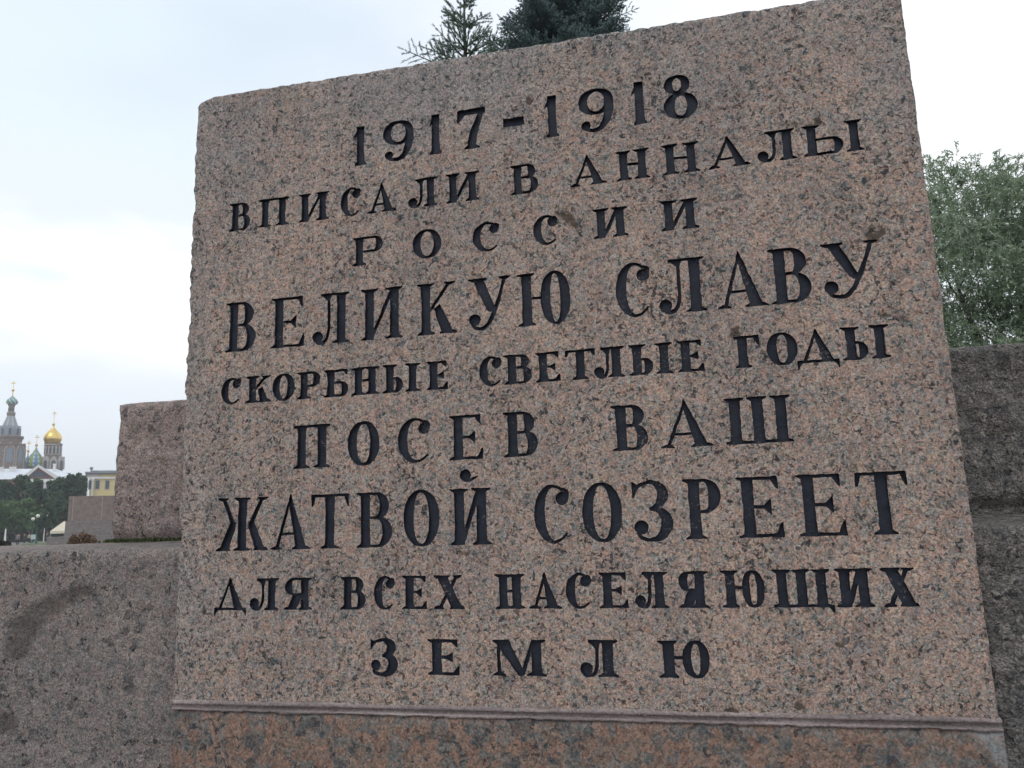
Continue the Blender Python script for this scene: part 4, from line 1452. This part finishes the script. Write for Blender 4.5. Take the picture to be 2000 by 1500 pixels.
def stud_dome(name, n_sec, swirl, ca, cb, white_w, dots):
    g = NT(name)
    sp = g.node('ShaderNodeSeparateXYZ', {0: g.node('ShaderNodeTexCoord').outputs['Object']})
    a = g.math('ARCTAN2', sp.outputs[1], sp.outputs[0])
    s = g.math('ADD', g.math('MULTIPLY', a, n_sec / (2 * math.pi)), g.math('MULTIPLY', sp.outputs[2], swirl))
    fr = g.math('FRACT', g.math('ADD', s, 50.0))
    par = g.math('GREATER_THAN', g.math('FRACT', g.math('MULTIPLY', g.math('ADD', s, 50.0), 0.5)), 0.5)
    c = g.mix(par, ca, cb)
    w = g.math('LESS_THAN', fr, white_w)
    if dots:
        w = g.math('MULTIPLY', w, g.math('GREATER_THAN', g.math('FRACT', g.math('MULTIPLY', sp.outputs[2], dots)), 0.45))
    return g.finish(g.mix(w, c, (0.62, 0.64, 0.60)), 0.4, spec=0.45)


M['dome_swirl'] = stud_dome('swirled_enamel', 8, 0.42, (0.10, 0.29, 0.32), (0.15, 0.29, 0.19), 0.26, 0)
M['dome_faceted'] = stud_dome('studded_enamel', 10, 0.0, (0.26, 0.34, 0.07), (0.10, 0.24, 0.44), 0.30, 0.55)

ONION = [(0.70, 0.0), (0.86, 0.08), (0.97, 0.18), (1.0, 0.28), (0.97, 0.38), (0.87, 0.49), (0.70, 0.60), (0.50, 0.70), (0.32, 0.79), (0.19, 0.87), (0.11, 0.94), (0.06, 1.0)]


def onion(root, E_, px, y0, y1, rpx, mat, neck=None, cross_y=None, ball_y=None, px_top=None):
    z0, z1 = E_.z(y0, px), E_.z(y1, px)
    r = rpx * E_.mpp
    x = E_.x(px, (y0 + y1) / 2)
    bm = bmesh.new()
    prof = [(r * (k if i or neck is None else neck), (z1 - z0) * h) for i, (k, h) in enumerate(ONION)]
    lathe(bm, prof, 32)
    d = bm_obj('onion_dome', bm, mat, root, True)
    d.location = (x, 0, z0)
    if cross_y:
        zc, zb = E_.z(cross_y, px) - z0, E_.z(ball_y, px) - z0
        bm = bmesh.new()
        t = 0.11
        lathe(bm, [(0.05, zb - 0.7), (0.5, zb - 0.45), (0.62, zb), (0.5, zb + 0.45), (0.05, zb + 0.7)], 12)
        lathe(bm, [(0.32, z1 - z0 - 0.3), (0.12, zb), (0.10, zc - 2.4)], 8)
        box(bm, -t, t, -t, t, zc - 3.2, zc)
        Hc = zc - (zc - 3.2)
        box(bm, -0.95, 0.95, -t * 0.8, t * 0.8, zc - 1.35, zc - 1.05)
        box(bm, -0.5, 0.5, -t * 0.8, t * 0.8, zc - 0.75, zc - 0.5)
        bm_obj('cross', bm, M['gold'], d)
    return d


def arch_pts(w, h, n=8, point=0.0):
    """outline of an arched opening standing on z = 0"""
    r = w / 2
    P = [(-r, 0), (r, 0)]
    for i in range(n + 1):
        a = math.pi * i / n
        P.append((r * math.cos(a), h - r + r * math.sin(a) + point * max(0, math.sin(a)) ** 6))
    return P


def arch_ring(root, name, mat, x, R, faces, rot, w, h, z, thick, point=0.0, inset=0.02, skip_back=True):
    """arched panels set round a drum, each its own mesh"""
    for i in range(faces):
        a = rot + 2 * math.pi * i / faces
        if skip_back and math.sin(a) > 0.45:
            continue
        bm = bmesh.new()
        prism(bm, arch_pts(w, h, 8, point), -inset, thick)
        o = bm_obj(name, bm, mat, root)
        o.location = (x + R * math.cos(a), R * math.sin(a), z)
        o.rotation_euler = (0, 0, a + math.pi / 2)


CH = 412
C = Elev(60, CH)
church = empty('church', C.b, C.rz)
tag(church, 'far brown brick church with a gold dome and striped onion domes', 'church')
m = C.mpp


def drum(name, px, ylist, seg, mat, rot=0.0):
    """stacked rings: (y pixel, radius in pixels)"""
    bm = bmesh.new()
    prof = [(r * m, C.z(y, px)) for y, r in ylist]
    if ylist[0][0] is None:
        pass
    lathe(bm, prof, seg, C.x(px, ylist[len(ylist) // 2][0]), 0, 0, rot)
    return bm_obj(name, bm, mat, church, False)


O8 = math.pi / 8
# tall central tower
tx = C.x(19, 890)
drum('tower_shaft', 19, [(1030, 32), (916, 32), (912, 30.5), (874, 30.5), (870, 33), (868, 33)], 8, M['brick'], O8)
drum('tower_gallery', 20, [(868, 24), (858, 26), (856, 28.5), (853, 28.5), (852, 25)], 8, M['brick'], O8)
ap = 30.5 * m * math.cos(O8)
zc0 = C.z(905, 19)
arch_ring(church, 'arch_moulding', M['pale_stone'], tx, ap - 0.2, 8, -math.pi / 2, 21 * m, C.z(868, 19) - zc0 + 2.5, zc0 - 3.5, 0.5, 1.6, 0.35)
arch_ring(church, 'arch_field', M['brick'], tx, ap + 0.08, 8, -math.pi / 2, 17 * m, C.z(872, 19) - zc0 + 2.5, zc0 - 3.0, 0.3, 1.0, 0.30)
arch_ring(church, 'window', M['bluish_glass'], tx, ap + 0.32, 8, -math.pi / 2, 11.5 * m, C.z(877, 19) - zc0, zc0, 0.2, 0.0, 0.20)
for yy in (884, 891, 898):
    drum('string_course', 19, [(yy, 31.2), (yy - 1.2, 31.2)], 8, M['pale_stone'], O8)
drum('tent_base', 20, [(852, 20), (833, 17.5)], 8, M['tent'], O8)
tb = C.x(20, 843)
arch_ring(church, 'dormer', M['tent'], tb, 18.0 * m, 8, -math.pi / 2, 8.5 * m, 19 * m, C.z(851, 20), 1.2, 0.8, 0.5)
arch_ring(church, 'dormer_window', M['void'], tb, 18.0 * m + 0.55, 8, -math.pi / 2, 5 * m, 15 * m, C.z(850, 20), 0.2, 0.0, 0.06)
tent = drum('tent_roof', 21, [(834, 16.5), (812, 7)], 8, M['tent'], O8)
for i in range(8):
    bm = bmesh.new()
    a = O8 + i * math.pi / 4
    p, q = (16.7 * m, C.z(834, 21)), (7.1 * m, C.z(812, 21))
    for j in range(9):
        f0, f1 = j / 9, (j + 0.55) / 9
        P_ = [Vector((C.x(21, 822) + (p[0] + (q[0] - p[0]) * f) * math.cos(a), (p[0] + (q[0] - p[0]) * f) * math.sin(a), p[1] + (q[1] - p[1]) * f)) for f in (f0, f1)]
        tube(bm, P_, [0.22, 0.22], 5)
    bm_obj('studded_rib', bm, M['white'], church)
drum('lantern', 22, [(812, 8.2), (808, 8.6), (806, 7.2), (804, 5.8), (794, 5.8), (792, 7.4), (790, 7.4)], 12, M['brick'])
arch_ring(church, 'lantern_window', M['void'], C.x(22, 800), 5.85 * m, 8, -math.pi / 2 + O8, 2.6 * m, 8 * m, C.z(803, 22), 0.1, 0, 0.06)
drum('lantern_cornice', 22, [(806.5, 8.8), (805.2, 8.8)], 12, M['pale_stone'])
onion(church, C, 24, 790.5, 772, 12, M['dome_swirl'], 0.55, 744, 762)
# gold dome on its drum
drum('drum_base', 104, [(1030, 22), (912, 22), (900, 20.5), (898, 17.5)], 8, M['brick'], O8)
gx = C.x(104, 905)
zg = C.z(916, 104)
arch_ring(church, 'gable_moulding', M['pale_stone'], gx, 20.2 * m, 8, -math.pi / 2, 15 * m, C.z(896, 104) - zg, zg, 0.5, 1.0, 0.5)
arch_ring(church, 'gable_window', M['void'], gx, 20.2 * m + 0.5, 8, -math.pi / 2, 9 * m, C.z(901, 104) - zg, zg, 0.2, 0.3, 0.06)
drum('gold_drum', 103.5, [(899, 17), (890, 17), (889, 18), (887.5, 18), (887, 16.6), (871, 16.6), (870, 18), (866.5, 18.2), (866, 16)], 28, M['brick'])
drum('drum_cornice', 103.5, [(889.2, 18.4), (888, 18.4)], 28, M['pale_stone'])
drum('drum_cornice', 103.5, [(870.6, 18.4), (868.8, 18.4)], 28, M['pale_stone'])
arch_ring(church, 'drum_window', M['void'], C.x(103.5, 880), 16.65 * m, 14, -math.pi / 2 + 0.12, 4.2 * m, 13.5 * m, C.z(886.5, 103.5), 0.1, 0, 0.06)
bm = bmesh.new()
for i in range(14):
    a = -math.pi / 2 + 0.12 + math.pi / 14 + i * 2 * math.pi / 14
    lathe(bm, [(0.32, C.z(887, 103.5)), (0.32, C.z(872, 103.5))], 6, C.x(103.5, 880) + 16.9 * m * math.cos(a), 16.9 * m * math.sin(a))
bm_obj('drum_columns', bm, M['pale_stone'], church)
onion(church, C, 103.5, 866.5, 831.5, 19.3, M['gold'], 0.86, 803, 829)
# studded green and blue dome, and the blue one beside the tower
drum('small_drum', 70, [(1030, 12), (914, 12)], 12, M['brick'])
onion(church, C, 69.5, 915, 873, 16.2, M['dome_faceted'], 0.6, 849, 869.5)
b = onion(church, C, 53.5, 914, 884, 10, M['dome_swirl'], 0.6, 857, 877.5)
b.location.y = 9
# nave below, mostly behind the red house
bm = bmesh.new()
box(bm, C.x(-60, 930), C.x(122, 930), 12, 45, 0, C.z(922, 60))
bm_obj('nave', bm, M['brick'], church)

# red house with a white roof
B = Elev(60, 300)
house = empty('red_house', B.b, B.rz)
tag(house, 'dull red house with white metal roof, gable and chimneys behind the trees', 'house')
ze, zr = B.z(936, 60), B.z(911.5, 60)
xl_, xr_ = B.x(-60, 936), B.x(158, 936)
rl, rr_ = B.x(6, 912), B.x(113, 912)
bm = bmesh.new(); box(bm, xl_ + 0.6, xr_ - 0.6, 0.6, 19.4, 0, ze); bm_obj('wall', bm, M['red_wall'], house)
bm = bmesh.new()
v = [bm.verts.new(p) for p in ((xl_, 0, ze), (xr_, 0, ze), (xr_, 20, ze), (xl_, 20, ze), (rl, 10, zr), (rr_, 10, zr))]
for f in ((0, 1, 5, 4), (1, 2, 5), (2, 3, 4, 5), (3, 0, 4), (3, 2, 1, 0)):
    bm.faces.new([v[i] for i in f])
roof = bm_obj('roof', bm, M['white_roof'], house)
# gable front
ga, gl, gr = B.x(75, 910), B.x(38, 934), B.x(119, 934)
gz, gz1 = B.z(935, 75), B.z(909, 75)
bm = bmesh.new(); box(bm, gl + 1, gr - 1, -3, 0.55, 0, gz - 0.3); bm_obj('gable_wall', bm, M['red_wall'], house)
bm = bmesh.new(); prism(bm, [(gl + 1.6, gz), (gr - 1.6, gz), (ga, gz1 - 1.1)], -3.0, 5); bm_obj('tympanum', bm, M['red_wall'], house)
bm = bmesh.new()
for a, bq in (((gl, gz), (ga, gz1)), ((ga, gz1), (gr, gz))):
    prism(bm, [a, bq, (bq[0], bq[1] - 0.95), (a[0] + (1.2 if a[0] < ga else 0), a[1] - 0.6)] if a[0] < ga else [a, bq, (bq[0] - 1.2, bq[1] - 0.6), (a[0], a[1] - 0.95)], -3.6, 5.2)
box(bm, gl + 0.5, gr - 0.5, -3.5, -2.8, gz - 0.9, gz - 0.25)
bm_obj('cornice', bm, M['white'], house)
bm = bmesh.new(); prism(bm, [(ga - 3.5, gz + 0.4), (ga + 3.5, gz + 0.4), (ga + 1.6, gz + 1.9), (ga, gz + 2.4), (ga - 1.6, gz + 1.9)], -3.12, -2.9); bm_obj('lunette', bm, M['void'], house)
for px in (55, 66, 78, 88, 99, 110):
    bm = bmesh.new()
    x = B.x(px, 945)
    lathe(bm, [(0.62, 3.5), (0.62, 4.0), (0.50, 4.2), (0.44, gz - 1.6), (0.62, gz - 1.3), (0.62, gz - 0.9)], 12, x, -3.35)
    bm_obj('column', bm, M['white'], house, True)
for px in (60.5, 72, 83, 93.5, 104.5):
    x = B.x(px, 945)
    bm = bmesh.new(); box(bm, x - 0.55, x + 0.55, -3.08, -2.95, gz - 5.6, gz - 2.2); bm_obj('window', bm, M['void'], house)
    bm = bmesh.new(); box(bm, x - 0.55, x + 0.55, -3.08, -2.95, 4.2, 7.2); bm_obj('window', bm, M['void'], house)
for px, y0, y1, w in ((1, 909, 926, 8), (24, 908.5, 917, 13), (107, 902.5, 917, 5.5), (137, 919, 926, 8)):
    x, w_ = B.x(px, 912), w * B.mpp
    bm = bmesh.new()
    yy = 7 if px != 137 else 12
    box(bm, x - w_ / 2, x + w_ / 2, yy, yy + 1.4, B.z(y1, px) - 1.5, B.z(y0, px) - 0.25)
    box(bm, x - w_ / 2 - 0.15, x + w_ / 2 + 0.15, yy - 0.15, yy + 1.55, B.z(y0, px) - 0.25, B.z(y0, px))
    bm_obj('chimney', bm, M['white'] if px != 137 else M['metal_grey'], roof)

# yellow house with white columns
Y = Elev(190, 255)
yh = empty('yellow_house', Y.b, Y.rz)
tag(yh, 'yellow classical house with white columns and dark windows beside the granite wall', 'house')
x0, x1 = Y.x(167.5, 940), Y.x(330, 940)
zt = Y.z(921.5, 190)
bm = bmesh.new(); box(bm, x0 + 1.0, x1, 0.4, 16, 0, Y.z(924.5)); bm_obj('wall', bm, M['yellow_wall'], yh)
bm = bmesh.new()
box(bm, x0 - 0.3, x1, -0.45, 16.4, Y.z(924), zt)
for i in range(60):
    xx = x0 + i * 0.75
    if xx < x1 - 1:
        box(bm, xx, xx + 0.32, -0.32, 0.0, Y.z(926.3), Y.z(924) - 0.003)
bm_obj('cornice', bm, M['metal_grey'], yh)
bm = bmesh.new(); box(bm, x0 + 0.25, x1, -0.02, 0.397, Y.z(935), Y.z(931.5)); bm_obj('frieze_band', bm, M['white'], yh)
bm = bmesh.new(); box(bm, x0 + 0.3, Y.x(196.5, 940), -0.01, 0.395, Y.z(931.4), Y.z(926.2)); bm_obj('parapet_panel', bm, M['pale_stone'], yh)
for px, w in ((169.5, 4), (181, 5)):
    x = Y.x(px, 950); r = w * Y.mpp / 2
    bm = bmesh.new(); lathe(bm, [(r * 1.2, 0.5), (r, 1.2), (r * 0.88, Y.z(938.5)), (r * 1.3, Y.z(937)), (r * 1.3, Y.z(935) - 0.003)], 14, x, -0.2); bm_obj('column', bm, M['white'], yh, True)
for px, w in ((176, 4.2), (190.5, 7), (209.5, 7), (231, 7), (252, 7), (274, 7), (296, 7)):
    x, w_ = Y.x(px, 947), w * Y.mpp
    za, zb_ = Y.z(954.5, 190), Y.z(938.8, 190)
    f = bmesh.new(); box(f, x - w_ / 2 - 0.18, x + w_ / 2 + 0.18, 0.3, 0.397, za - 0.25, zb_ + 0.2)
    fr = bm_obj('window', f, M['pale_stone'], yh)
    f = bmesh.new(); box(f, x - w_ / 2, x + w_ / 2, 0.26, 0.297, za, zb_); bm_obj('pane', f, M['void'], fr)
    f = bmesh.new(); box(f, x - w_ / 2, x + w_ / 2, 0.26, 0.397, 1.5, za - 2.6); bm_obj('window', f, M['void'], yh)
bm = bmesh.new()
box(bm, x0 + 1.2, x1, 1.5, 15, zt, zt + 0.5)
lathe(bm, [(0.35, zt), (0.2, zt + 0.5), (0.5, zt + 1.0), (0.4, zt + 1.4)], 10, Y.x(178.5, 918), 0.4)
bm_obj('roof', bm, M['metal_grey'], yh)

# ------------------------------------------------------------------ far granite wall of the same memorial
W = Elev(150, 36)
M['far_granite'] = simple('far_granite', (0.25, 0.205, 0.185), 0.85, 0.2, 9)
M['far_granite_low'] = simple('far_granite_lower', (0.235, 0.21, 0.20), 0.85, 0.2, 9)
far = empty('memorial_wall', W.b, W.rz)
tag(far, 'stepped brown granite wall farther off in front of the yellow house', 'granite wall')
bm = bmesh.new(); prism(bm, [(W.x(131.5, 1016), W.z(1017)), (W.x(420, 1016), W.z(1017)), (W.x(420, 966), W.z(968)), (W.x(135, 968), W.z(968))], 0.5, 2.6)
bmesh.ops.bevel(bm, geom=bm.edges[:], offset=0.03, segments=2); bm_obj('upper_tier', bm, M['far_granite'], far)
for px in (142, 200, 258):
    bm = bmesh.new(); x = W.x(px, 990); box(bm, x - 0.009, x + 0.009, 0.497, 0.52, W.z(1016), W.z(970)); bm_obj('joint', bm, M['pale_stone'], far)
bm = bmesh.new(); prism(bm, [(W.x(122, 1060), 0), (W.x(420, 1060), 0), (W.x(420, 1017), W.z(1017) - 0.004), (W.x(128, 1017), W.z(1017) - 0.004)], 0.2, 2.8)
bmesh.ops.bevel(bm, geom=bm.edges[:], offset=0.03, segments=2); bm_obj('lower_tier', bm, M['far_granite_low'], far)
bm = bmesh.new(); box(bm, W.x(94, 1050), W.x(420, 1050), -1.6, 0.16, 0, W.z(1047)); bmesh.ops.bevel(bm, geom=bm.edges[:], offset=0.03, segments=2)
bm_obj('step', bm, M['far_granite_low'], far)

# ------------------------------------------------------------------ bushes
M['bush_brown'] = leaf_mat('reddish_brown_bush', [(0, (0.10, 0.06, 0.04)), (0.5, (0.20, 0.13, 0.085)), (1, (0.30, 0.215, 0.15))], 0.8, 0.15)
M['bush_dark'] = leaf_mat('dark_brown_bush', [(0, (0.03, 0.028, 0.024)), (0.6, (0.065, 0.058, 0.048)), (1, (0.10, 0.09, 0.07))], 0.8, 0.15)


def dome_bush(px, top_y, half_px, dist, mat, label, n, size):
    e_ = Elev(px, dist)
    H = e_.z(top_y)
    R = half_px * e_.mpp
    root = empty('dome_bush', e_.b)
    tag(root, label, 'bush')
    v = rng.normal(size=(n, 3)); v[:, 2] = np.abs(v[:, 2]); v /= np.linalg.norm(v, axis=1, keepdims=True)
    v = np.sign(v) * np.abs(v) ** 0.72
    lump = 1 + 0.07 * np.sin(v[:, 0] * 7 + 1) * np.cos(v[:, 1] * 6) + 0.05 * np.sin(v[:, 2] * 11)
    v *= (rng.uniform(0.72, 1.03, n) * lump)[:, None]
    Cc = v * np.array((R, R, H))
    dr = v / np.linalg.norm(v, axis=1, keepdims=True)
    link_mesh('foliage', quads_mesh('foliage', leaf_quads(Cc, size, 2.6, dr * np.array((1.2, 1.2, 0.5))), rng.uniform(0, 1, n)), mat, root)
    bm = bmesh.new()
    for i in range(9):
        a = i * 0.7
        tube(bm, [(0.05 * math.cos(a), 0.05 * math.sin(a), 0), (R * 0.4 * math.cos(a), R * 0.4 * math.sin(a), H * 0.4), (R * 0.7 * math.cos(a), R * 0.7 * math.sin(a), H * 0.6)], [0.03, 0.02, 0.008], 5)
    bm_obj('stems', bm, M['bark'], root)


dome_bush(160, 1041, 31, 29, M['bush_brown'], 'rounded reddish brown bush in front of the far granite wall', 9000, 0.045)
dome_bush(2, 1054, 21, 46, M['bush_dark'], 'low dark brown bush at the left edge beyond the ledge', 6000, 0.06)

# ------------------------------------------------------------------ lamps, poles, canopy, board
M['green_paint'] = simple('dark_green_paint', (0.035, 0.11, 0.06), 0.5, 0.1, 2)
M['globe'] = simple('opal_globe', (0.78, 0.74, 0.66), 0.35, 0.03, 1)
M['canvas'] = simple('cream_canvas', (0.66, 0.60, 0.47), 0.9, 0.06, 1)
M['dark_cloth'] = simple('dark_cloth', (0.05, 0.055, 0.065), 0.9, 0.1, 8)


def ground_dist(px, py):
    d = ray(px, py)
    return -EYE / d.z * math.hypot(d.x, d.y)


def lamp(px, base_y, top_y, label):
    dist = ground_dist(px, base_y)
    b, rz = view_frame(px, dist)
    H = at(px, top_y, dist).z
    root = empty('park_lamp', b, rz)
    tag(root, label, 'lamp', 'park lamps with globes')
    bm = bmesh.new()
    lathe(bm, [(0.22, 0), (0.22, 0.25), (0.14, 0.35), (0.12, 1.0), (0.085, 1.1), (0.07, H - 0.75), (0.14, H - 0.70), (0.14, H - 0.62)], 12)
    bm_obj('post', bm, M['green_paint'], root, True)
    bm = bmesh.new()
    lathe(bm, [(0.05, -0.31)] + [(0.31 * math.cos(a), 0.31 * math.sin(a)) for a in [math.radians(x) for x in range(-75, 90, 15)]] + [(0.02, 0.31)], 16, 0, 0, H - 0.31)
    bm_obj('globe', bm, M['globe'], root, True)


lamp(71, 1061.5, 1004.5, 'taller looking green park lamp with a cream globe, nearer of two')
lamp(62, 1060.3, 1010.5, 'green park lamp with a cream globe, farther and left of the other')


def pole(px, py0, py1, r, label, group='white poles on the park edge'):
    dist = min(ground_dist(px, py0), 158)
    b, rz = view_frame(px, dist)
    bm = bmesh.new()
    H = at(px, py1, dist).z
    lathe(bm, [(r * 1.7, 0), (r * 1.4, H * 0.2), (r, H * 0.6), (r * 0.6, H * 0.97), (r * 0.2, H)], 10)
    o = bm_obj('white_pole', bm, M['white'], None, True)
    o.location = b
    tag(o, label, 'pole', group)


pole(10, 1053, 1032.5, 0.13, 'stout white pole at the left, tapering upward, beyond the person')
pole(85.5, 1054, 1031, 0.06, 'thin white pole right of the lamps')

T_ = Elev(118, 80)
tent_o = empty('canopy_tent', T_.b, T_.rz)
tag(tent_o, 'cream canvas canopy standing left of the far granite wall', 'canopy')
xa_, xb_ = T_.x(98, 1037), T_.x(150, 1037)
ze_, za_ = T_.z(1037), T_.z(1022)
bm = bmesh.new()
w_ = (xb_ - xa_)
v = [bm.verts.new(p) for p in ((xa_, 0, ze_), (xb_, 0, ze_), (xb_, w_, ze_), (xa_, w_, ze_), ((xa_ + xb_) / 2, w_ / 2, za_ + 0.2))]
lo = [bm.verts.new((p.co.x, p.co.y, p.co.z - 0.22)) for p in v[:4]]
for i in range(4):
    j = (i + 1) % 4
    bm.faces.new((v[i], v[j], v[4])); bm.faces.new((lo[i], lo[j], v[j], v[i]))
bm_obj('canvas_roof', bm, M['canvas'], tent_o)
for x, y in ((xa_ + 0.05, 0.05), (xb_ - 0.05, 0.05), (xb_ - 0.05, w_ - 0.05), (xa_ + 0.05, w_ - 0.05)):
    bm = bmesh.new(); lathe(bm, [(0.03, 0), (0.03, ze_ - 0.02)], 8, x, y); bm_obj('pole', bm, M['metal_grey'], tent_o)
bm = bmesh.new(); box(bm, xa_ + 0.5, xb_ - 0.4, w_ * 0.45, w_ * 0.6, 0, 1.0); box(bm, xa_ + 0.4, xb_ - 0.3, w_ * 0.4, w_ * 0.65, 1.0, 1.06)
bm_obj('counter', bm, M['dark_cloth'], tent_o)

D_ = Elev(65, 140)
bd = empty('notice_board', D_.b, D_.rz)
tag(bd, 'pale grey board standing between the two lamps', 'board')
bx0, bx1 = D_.x(60.5, 1048), D_.x(69.5, 1048)
bm = bmesh.new(); box(bm, bx0, bx1, 0, 0.06, D_.z(1053.5), D_.z(1044)); bmesh.ops.bevel(bm, geom=bm.edges[:], offset=0.01); bm_obj('panel', bm, simple('pale_board', (0.50, 0.55, 0.60), 0.6, 0.05, 2), bd)
for x in (bx0 + 0.08, bx1 - 0.08):
    bm = bmesh.new(); box(bm, x - 0.03, x + 0.03, 0.063, 0.12, 0, D_.z(1045)); bm_obj('leg', bm, M['metal_grey'], bd)

# ------------------------------------------------------------------ people
M['skin'] = simple('skin', (0.45, 0.29, 0.22), 0.6, 0.05, 3)
M['hair'] = simple('dark_hair', (0.03, 0.025, 0.02), 0.7, 0.1, 8)
M['jacket_grey'] = simple('grey_jacket', (0.20, 0.19, 0.20), 0.9, 0.1, 5)
M['jacket_dark'] = simple('dark_jacket', (0.06, 0.065, 0.075), 0.9, 0.1, 5)
M['jacket_tan'] = simple('tan_jacket', (0.40, 0.34, 0.27), 0.9, 0.1, 5)
M['trousers'] = simple('dark_trousers', (0.035, 0.037, 0.045), 0.9, 0.1, 5)


def skin_mesh(name, V, Ed, R, mat, parent, sub=1):
    me = bpy.data.meshes.new(name)
    me.from_pydata(V, Ed, [])
    o = link_mesh(name, me, None, parent)
    sk = o.modifiers.new('skin', 'SKIN'); sk.use_smooth_shade = True
    if not me.skin_vertices:
        bpy.context.view_layer.objects.active = o
        with bpy.context.temp_override(object=o, active_object=o):
            bpy.ops.mesh.customdata_skin_add()
    for i, s in enumerate(me.skin_vertices[0].data):
        s.radius = (R[i], R[i]) if not isinstance(R[i], tuple) else R[i]
        s.use_root = i == 0
    me.materials.append(mat)
    ss = o.modifiers.new('sub', 'SUBSURF'); ss.levels = sub; ss.render_levels = sub
    return o


def person(px, base_y, label, jacket, step=0.25, turn=0.0, h=1.72, dist=None):
    dist = dist or ground_dist(px, base_y)
    b, rz = view_frame(px, dist)
    root = empty('person', b, rz + turn)
    tag(root, label, 'person', None)
    k = h / 1.75
    V = [(0, 0, .95), (0, 0, 1.12), (0, 0, 1.30), (0, 0, 1.43), (0, -.01, 1.52), (0, -.02, 1.60), (0, -.02, 1.69)]
    Rr = [(.15, .11), (.14, .10), (.17, .115), (.13, .09), .055, .085, .075]
    Ed = [(0, 1), (1, 2), (2, 3), (3, 4), (4, 5), (5, 6)]

    def add(p, r, par):
        V.append(p); Rr.append(r); Ed.append((par, len(V) - 1)); return len(V) - 1
    for s in (-1, 1):
        f = step * s
        hp = add((.10 * s, 0, .88), .095, 0)
        kn = add((.11 * s, -f * .45 - .02, .49), .062, hp)
        an = add((.11 * s, -f * .7 + (.08 if f < 0 else 0), .09), .042, kn)
        add((.12 * s, -f * .7 - .14 + (.08 if f < 0 else 0), .04), .038, an)
        sh = add((.19 * s, 0, 1.42), .062, 3)
        el = add((.25 * s, .04 + f * .1, 1.12), .046, sh)
        wr = add((.25 * s, -.06 + f * .25, .90), .030, el)
        pm = add((.25 * s, -.08 + f * .28, .83), (.022, .036), wr)
        for q in range(4):
            add((.25 * s - .012, -.105 + f * .28 + q * .020, .75 - (.01 if q in (0, 3) else 0)), .009, pm)
        add((.225 * s, -.13 + f * .28, .81), .010, wr)
    V = [(x * k, y * k, z * k) for x, y, z in V]
    body = skin_mesh('body', V, Ed, Rr, M['skin'], root, 1)
    # clothes and hair over the body
    bm = bmesh.new()
    lathe(bm, [(.20, .86), (.205, 1.0), (.18, 1.12), (.215, 1.32), (.21, 1.40), (.10, 1.475), (.07, 1.50)], 14)
    for v_ in bm.verts: v_.co.y *= 0.72
    for s in (-1, 1):
        f = step * s
        tube(bm, [(.17 * s, 0, 1.42), (.25 * s, .04 + f * .1, 1.12), (.25 * s, -.06 + f * .25, .91)], [.078, .062, .045], 8)
    for v_ in bm.verts: v_.co *= k
    bm_obj('jacket', bm, jacket, root, True)
    bm = bmesh.new()
    for s in (-1, 1):
        f = step * s
        tube(bm, [(.09 * s, 0, .98), (.10 * s, 0, .86), (.11 * s, -f * .45 - .02, .49), (.11 * s, -f * .7 + (.08 if f < 0 else 0), .08)], [.12, .115, .082, .068], 10)
    for v_ in bm.verts: v_.co *= k
    bm_obj('trousers', bm, M['trousers'], root, True)
    bm = bmesh.new()
    bmesh.ops.create_uvsphere(bm, u_segments=14, v_segments=9, radius=0.108)
    for v_ in bm.verts:
        v_.co.y = v_.co.y * 1.08 + 0.005; v_.co.z = max(v_.co.z, -0.02 - 0.05 * (v_.co.y > 0)) + 1.685
        if v_.co.y < -0.06 and v_.co.z < 1.72: v_.co.y = -0.06
        v_.co *= k
    bm_obj('hair', bm, M['hair'], root, True)
    return root


person(35, 1065.0, 'person in a grey jacket and dark trousers walking on the path left of the lamps', M['jacket_grey'], 0.12)
person(57, 1056, dist=166, label='person in a tan jacket standing beside the pale board', jacket=M['jacket_tan'], step=0.05, turn=0.5)
person(91.5, 1057, dist=160, label='person in dark clothes standing near the thin white pole', jacket=M['jacket_dark'], step=0.1, turn=0.9)
person(48, 1057, dist=163, label='person in a dark jacket standing left of the farther lamp', jacket=M['jacket_dark'], step=0.1, turn=-0.4)

# ------------------------------------------------------------------ thin summer haze over the park
bm = bmesh.new()
box(bm, -1450, 1450, -1450, 1450, -1.0, 90)
hz = bm_obj('haze', bm, None)
hm = bpy.data.materials.new('haze'); hm.use_nodes = True
hm.node_tree.nodes.clear()
ho = hm.node_tree.nodes.new('ShaderNodeOutputMaterial'); hv = hm.node_tree.nodes.new('ShaderNodeVolumePrincipled')
hv.inputs['Color'].default_value = (0.94, 0.96, 1.0, 1); hv.inputs['Density'].default_value = 0.00055; hv.inputs['Anisotropy'].default_value = 0.2
hm.node_tree.links.new(hv.outputs[0], ho.inputs['Volume'])
hz.data.materials.append(hm)
tag(hz, kind='stuff')
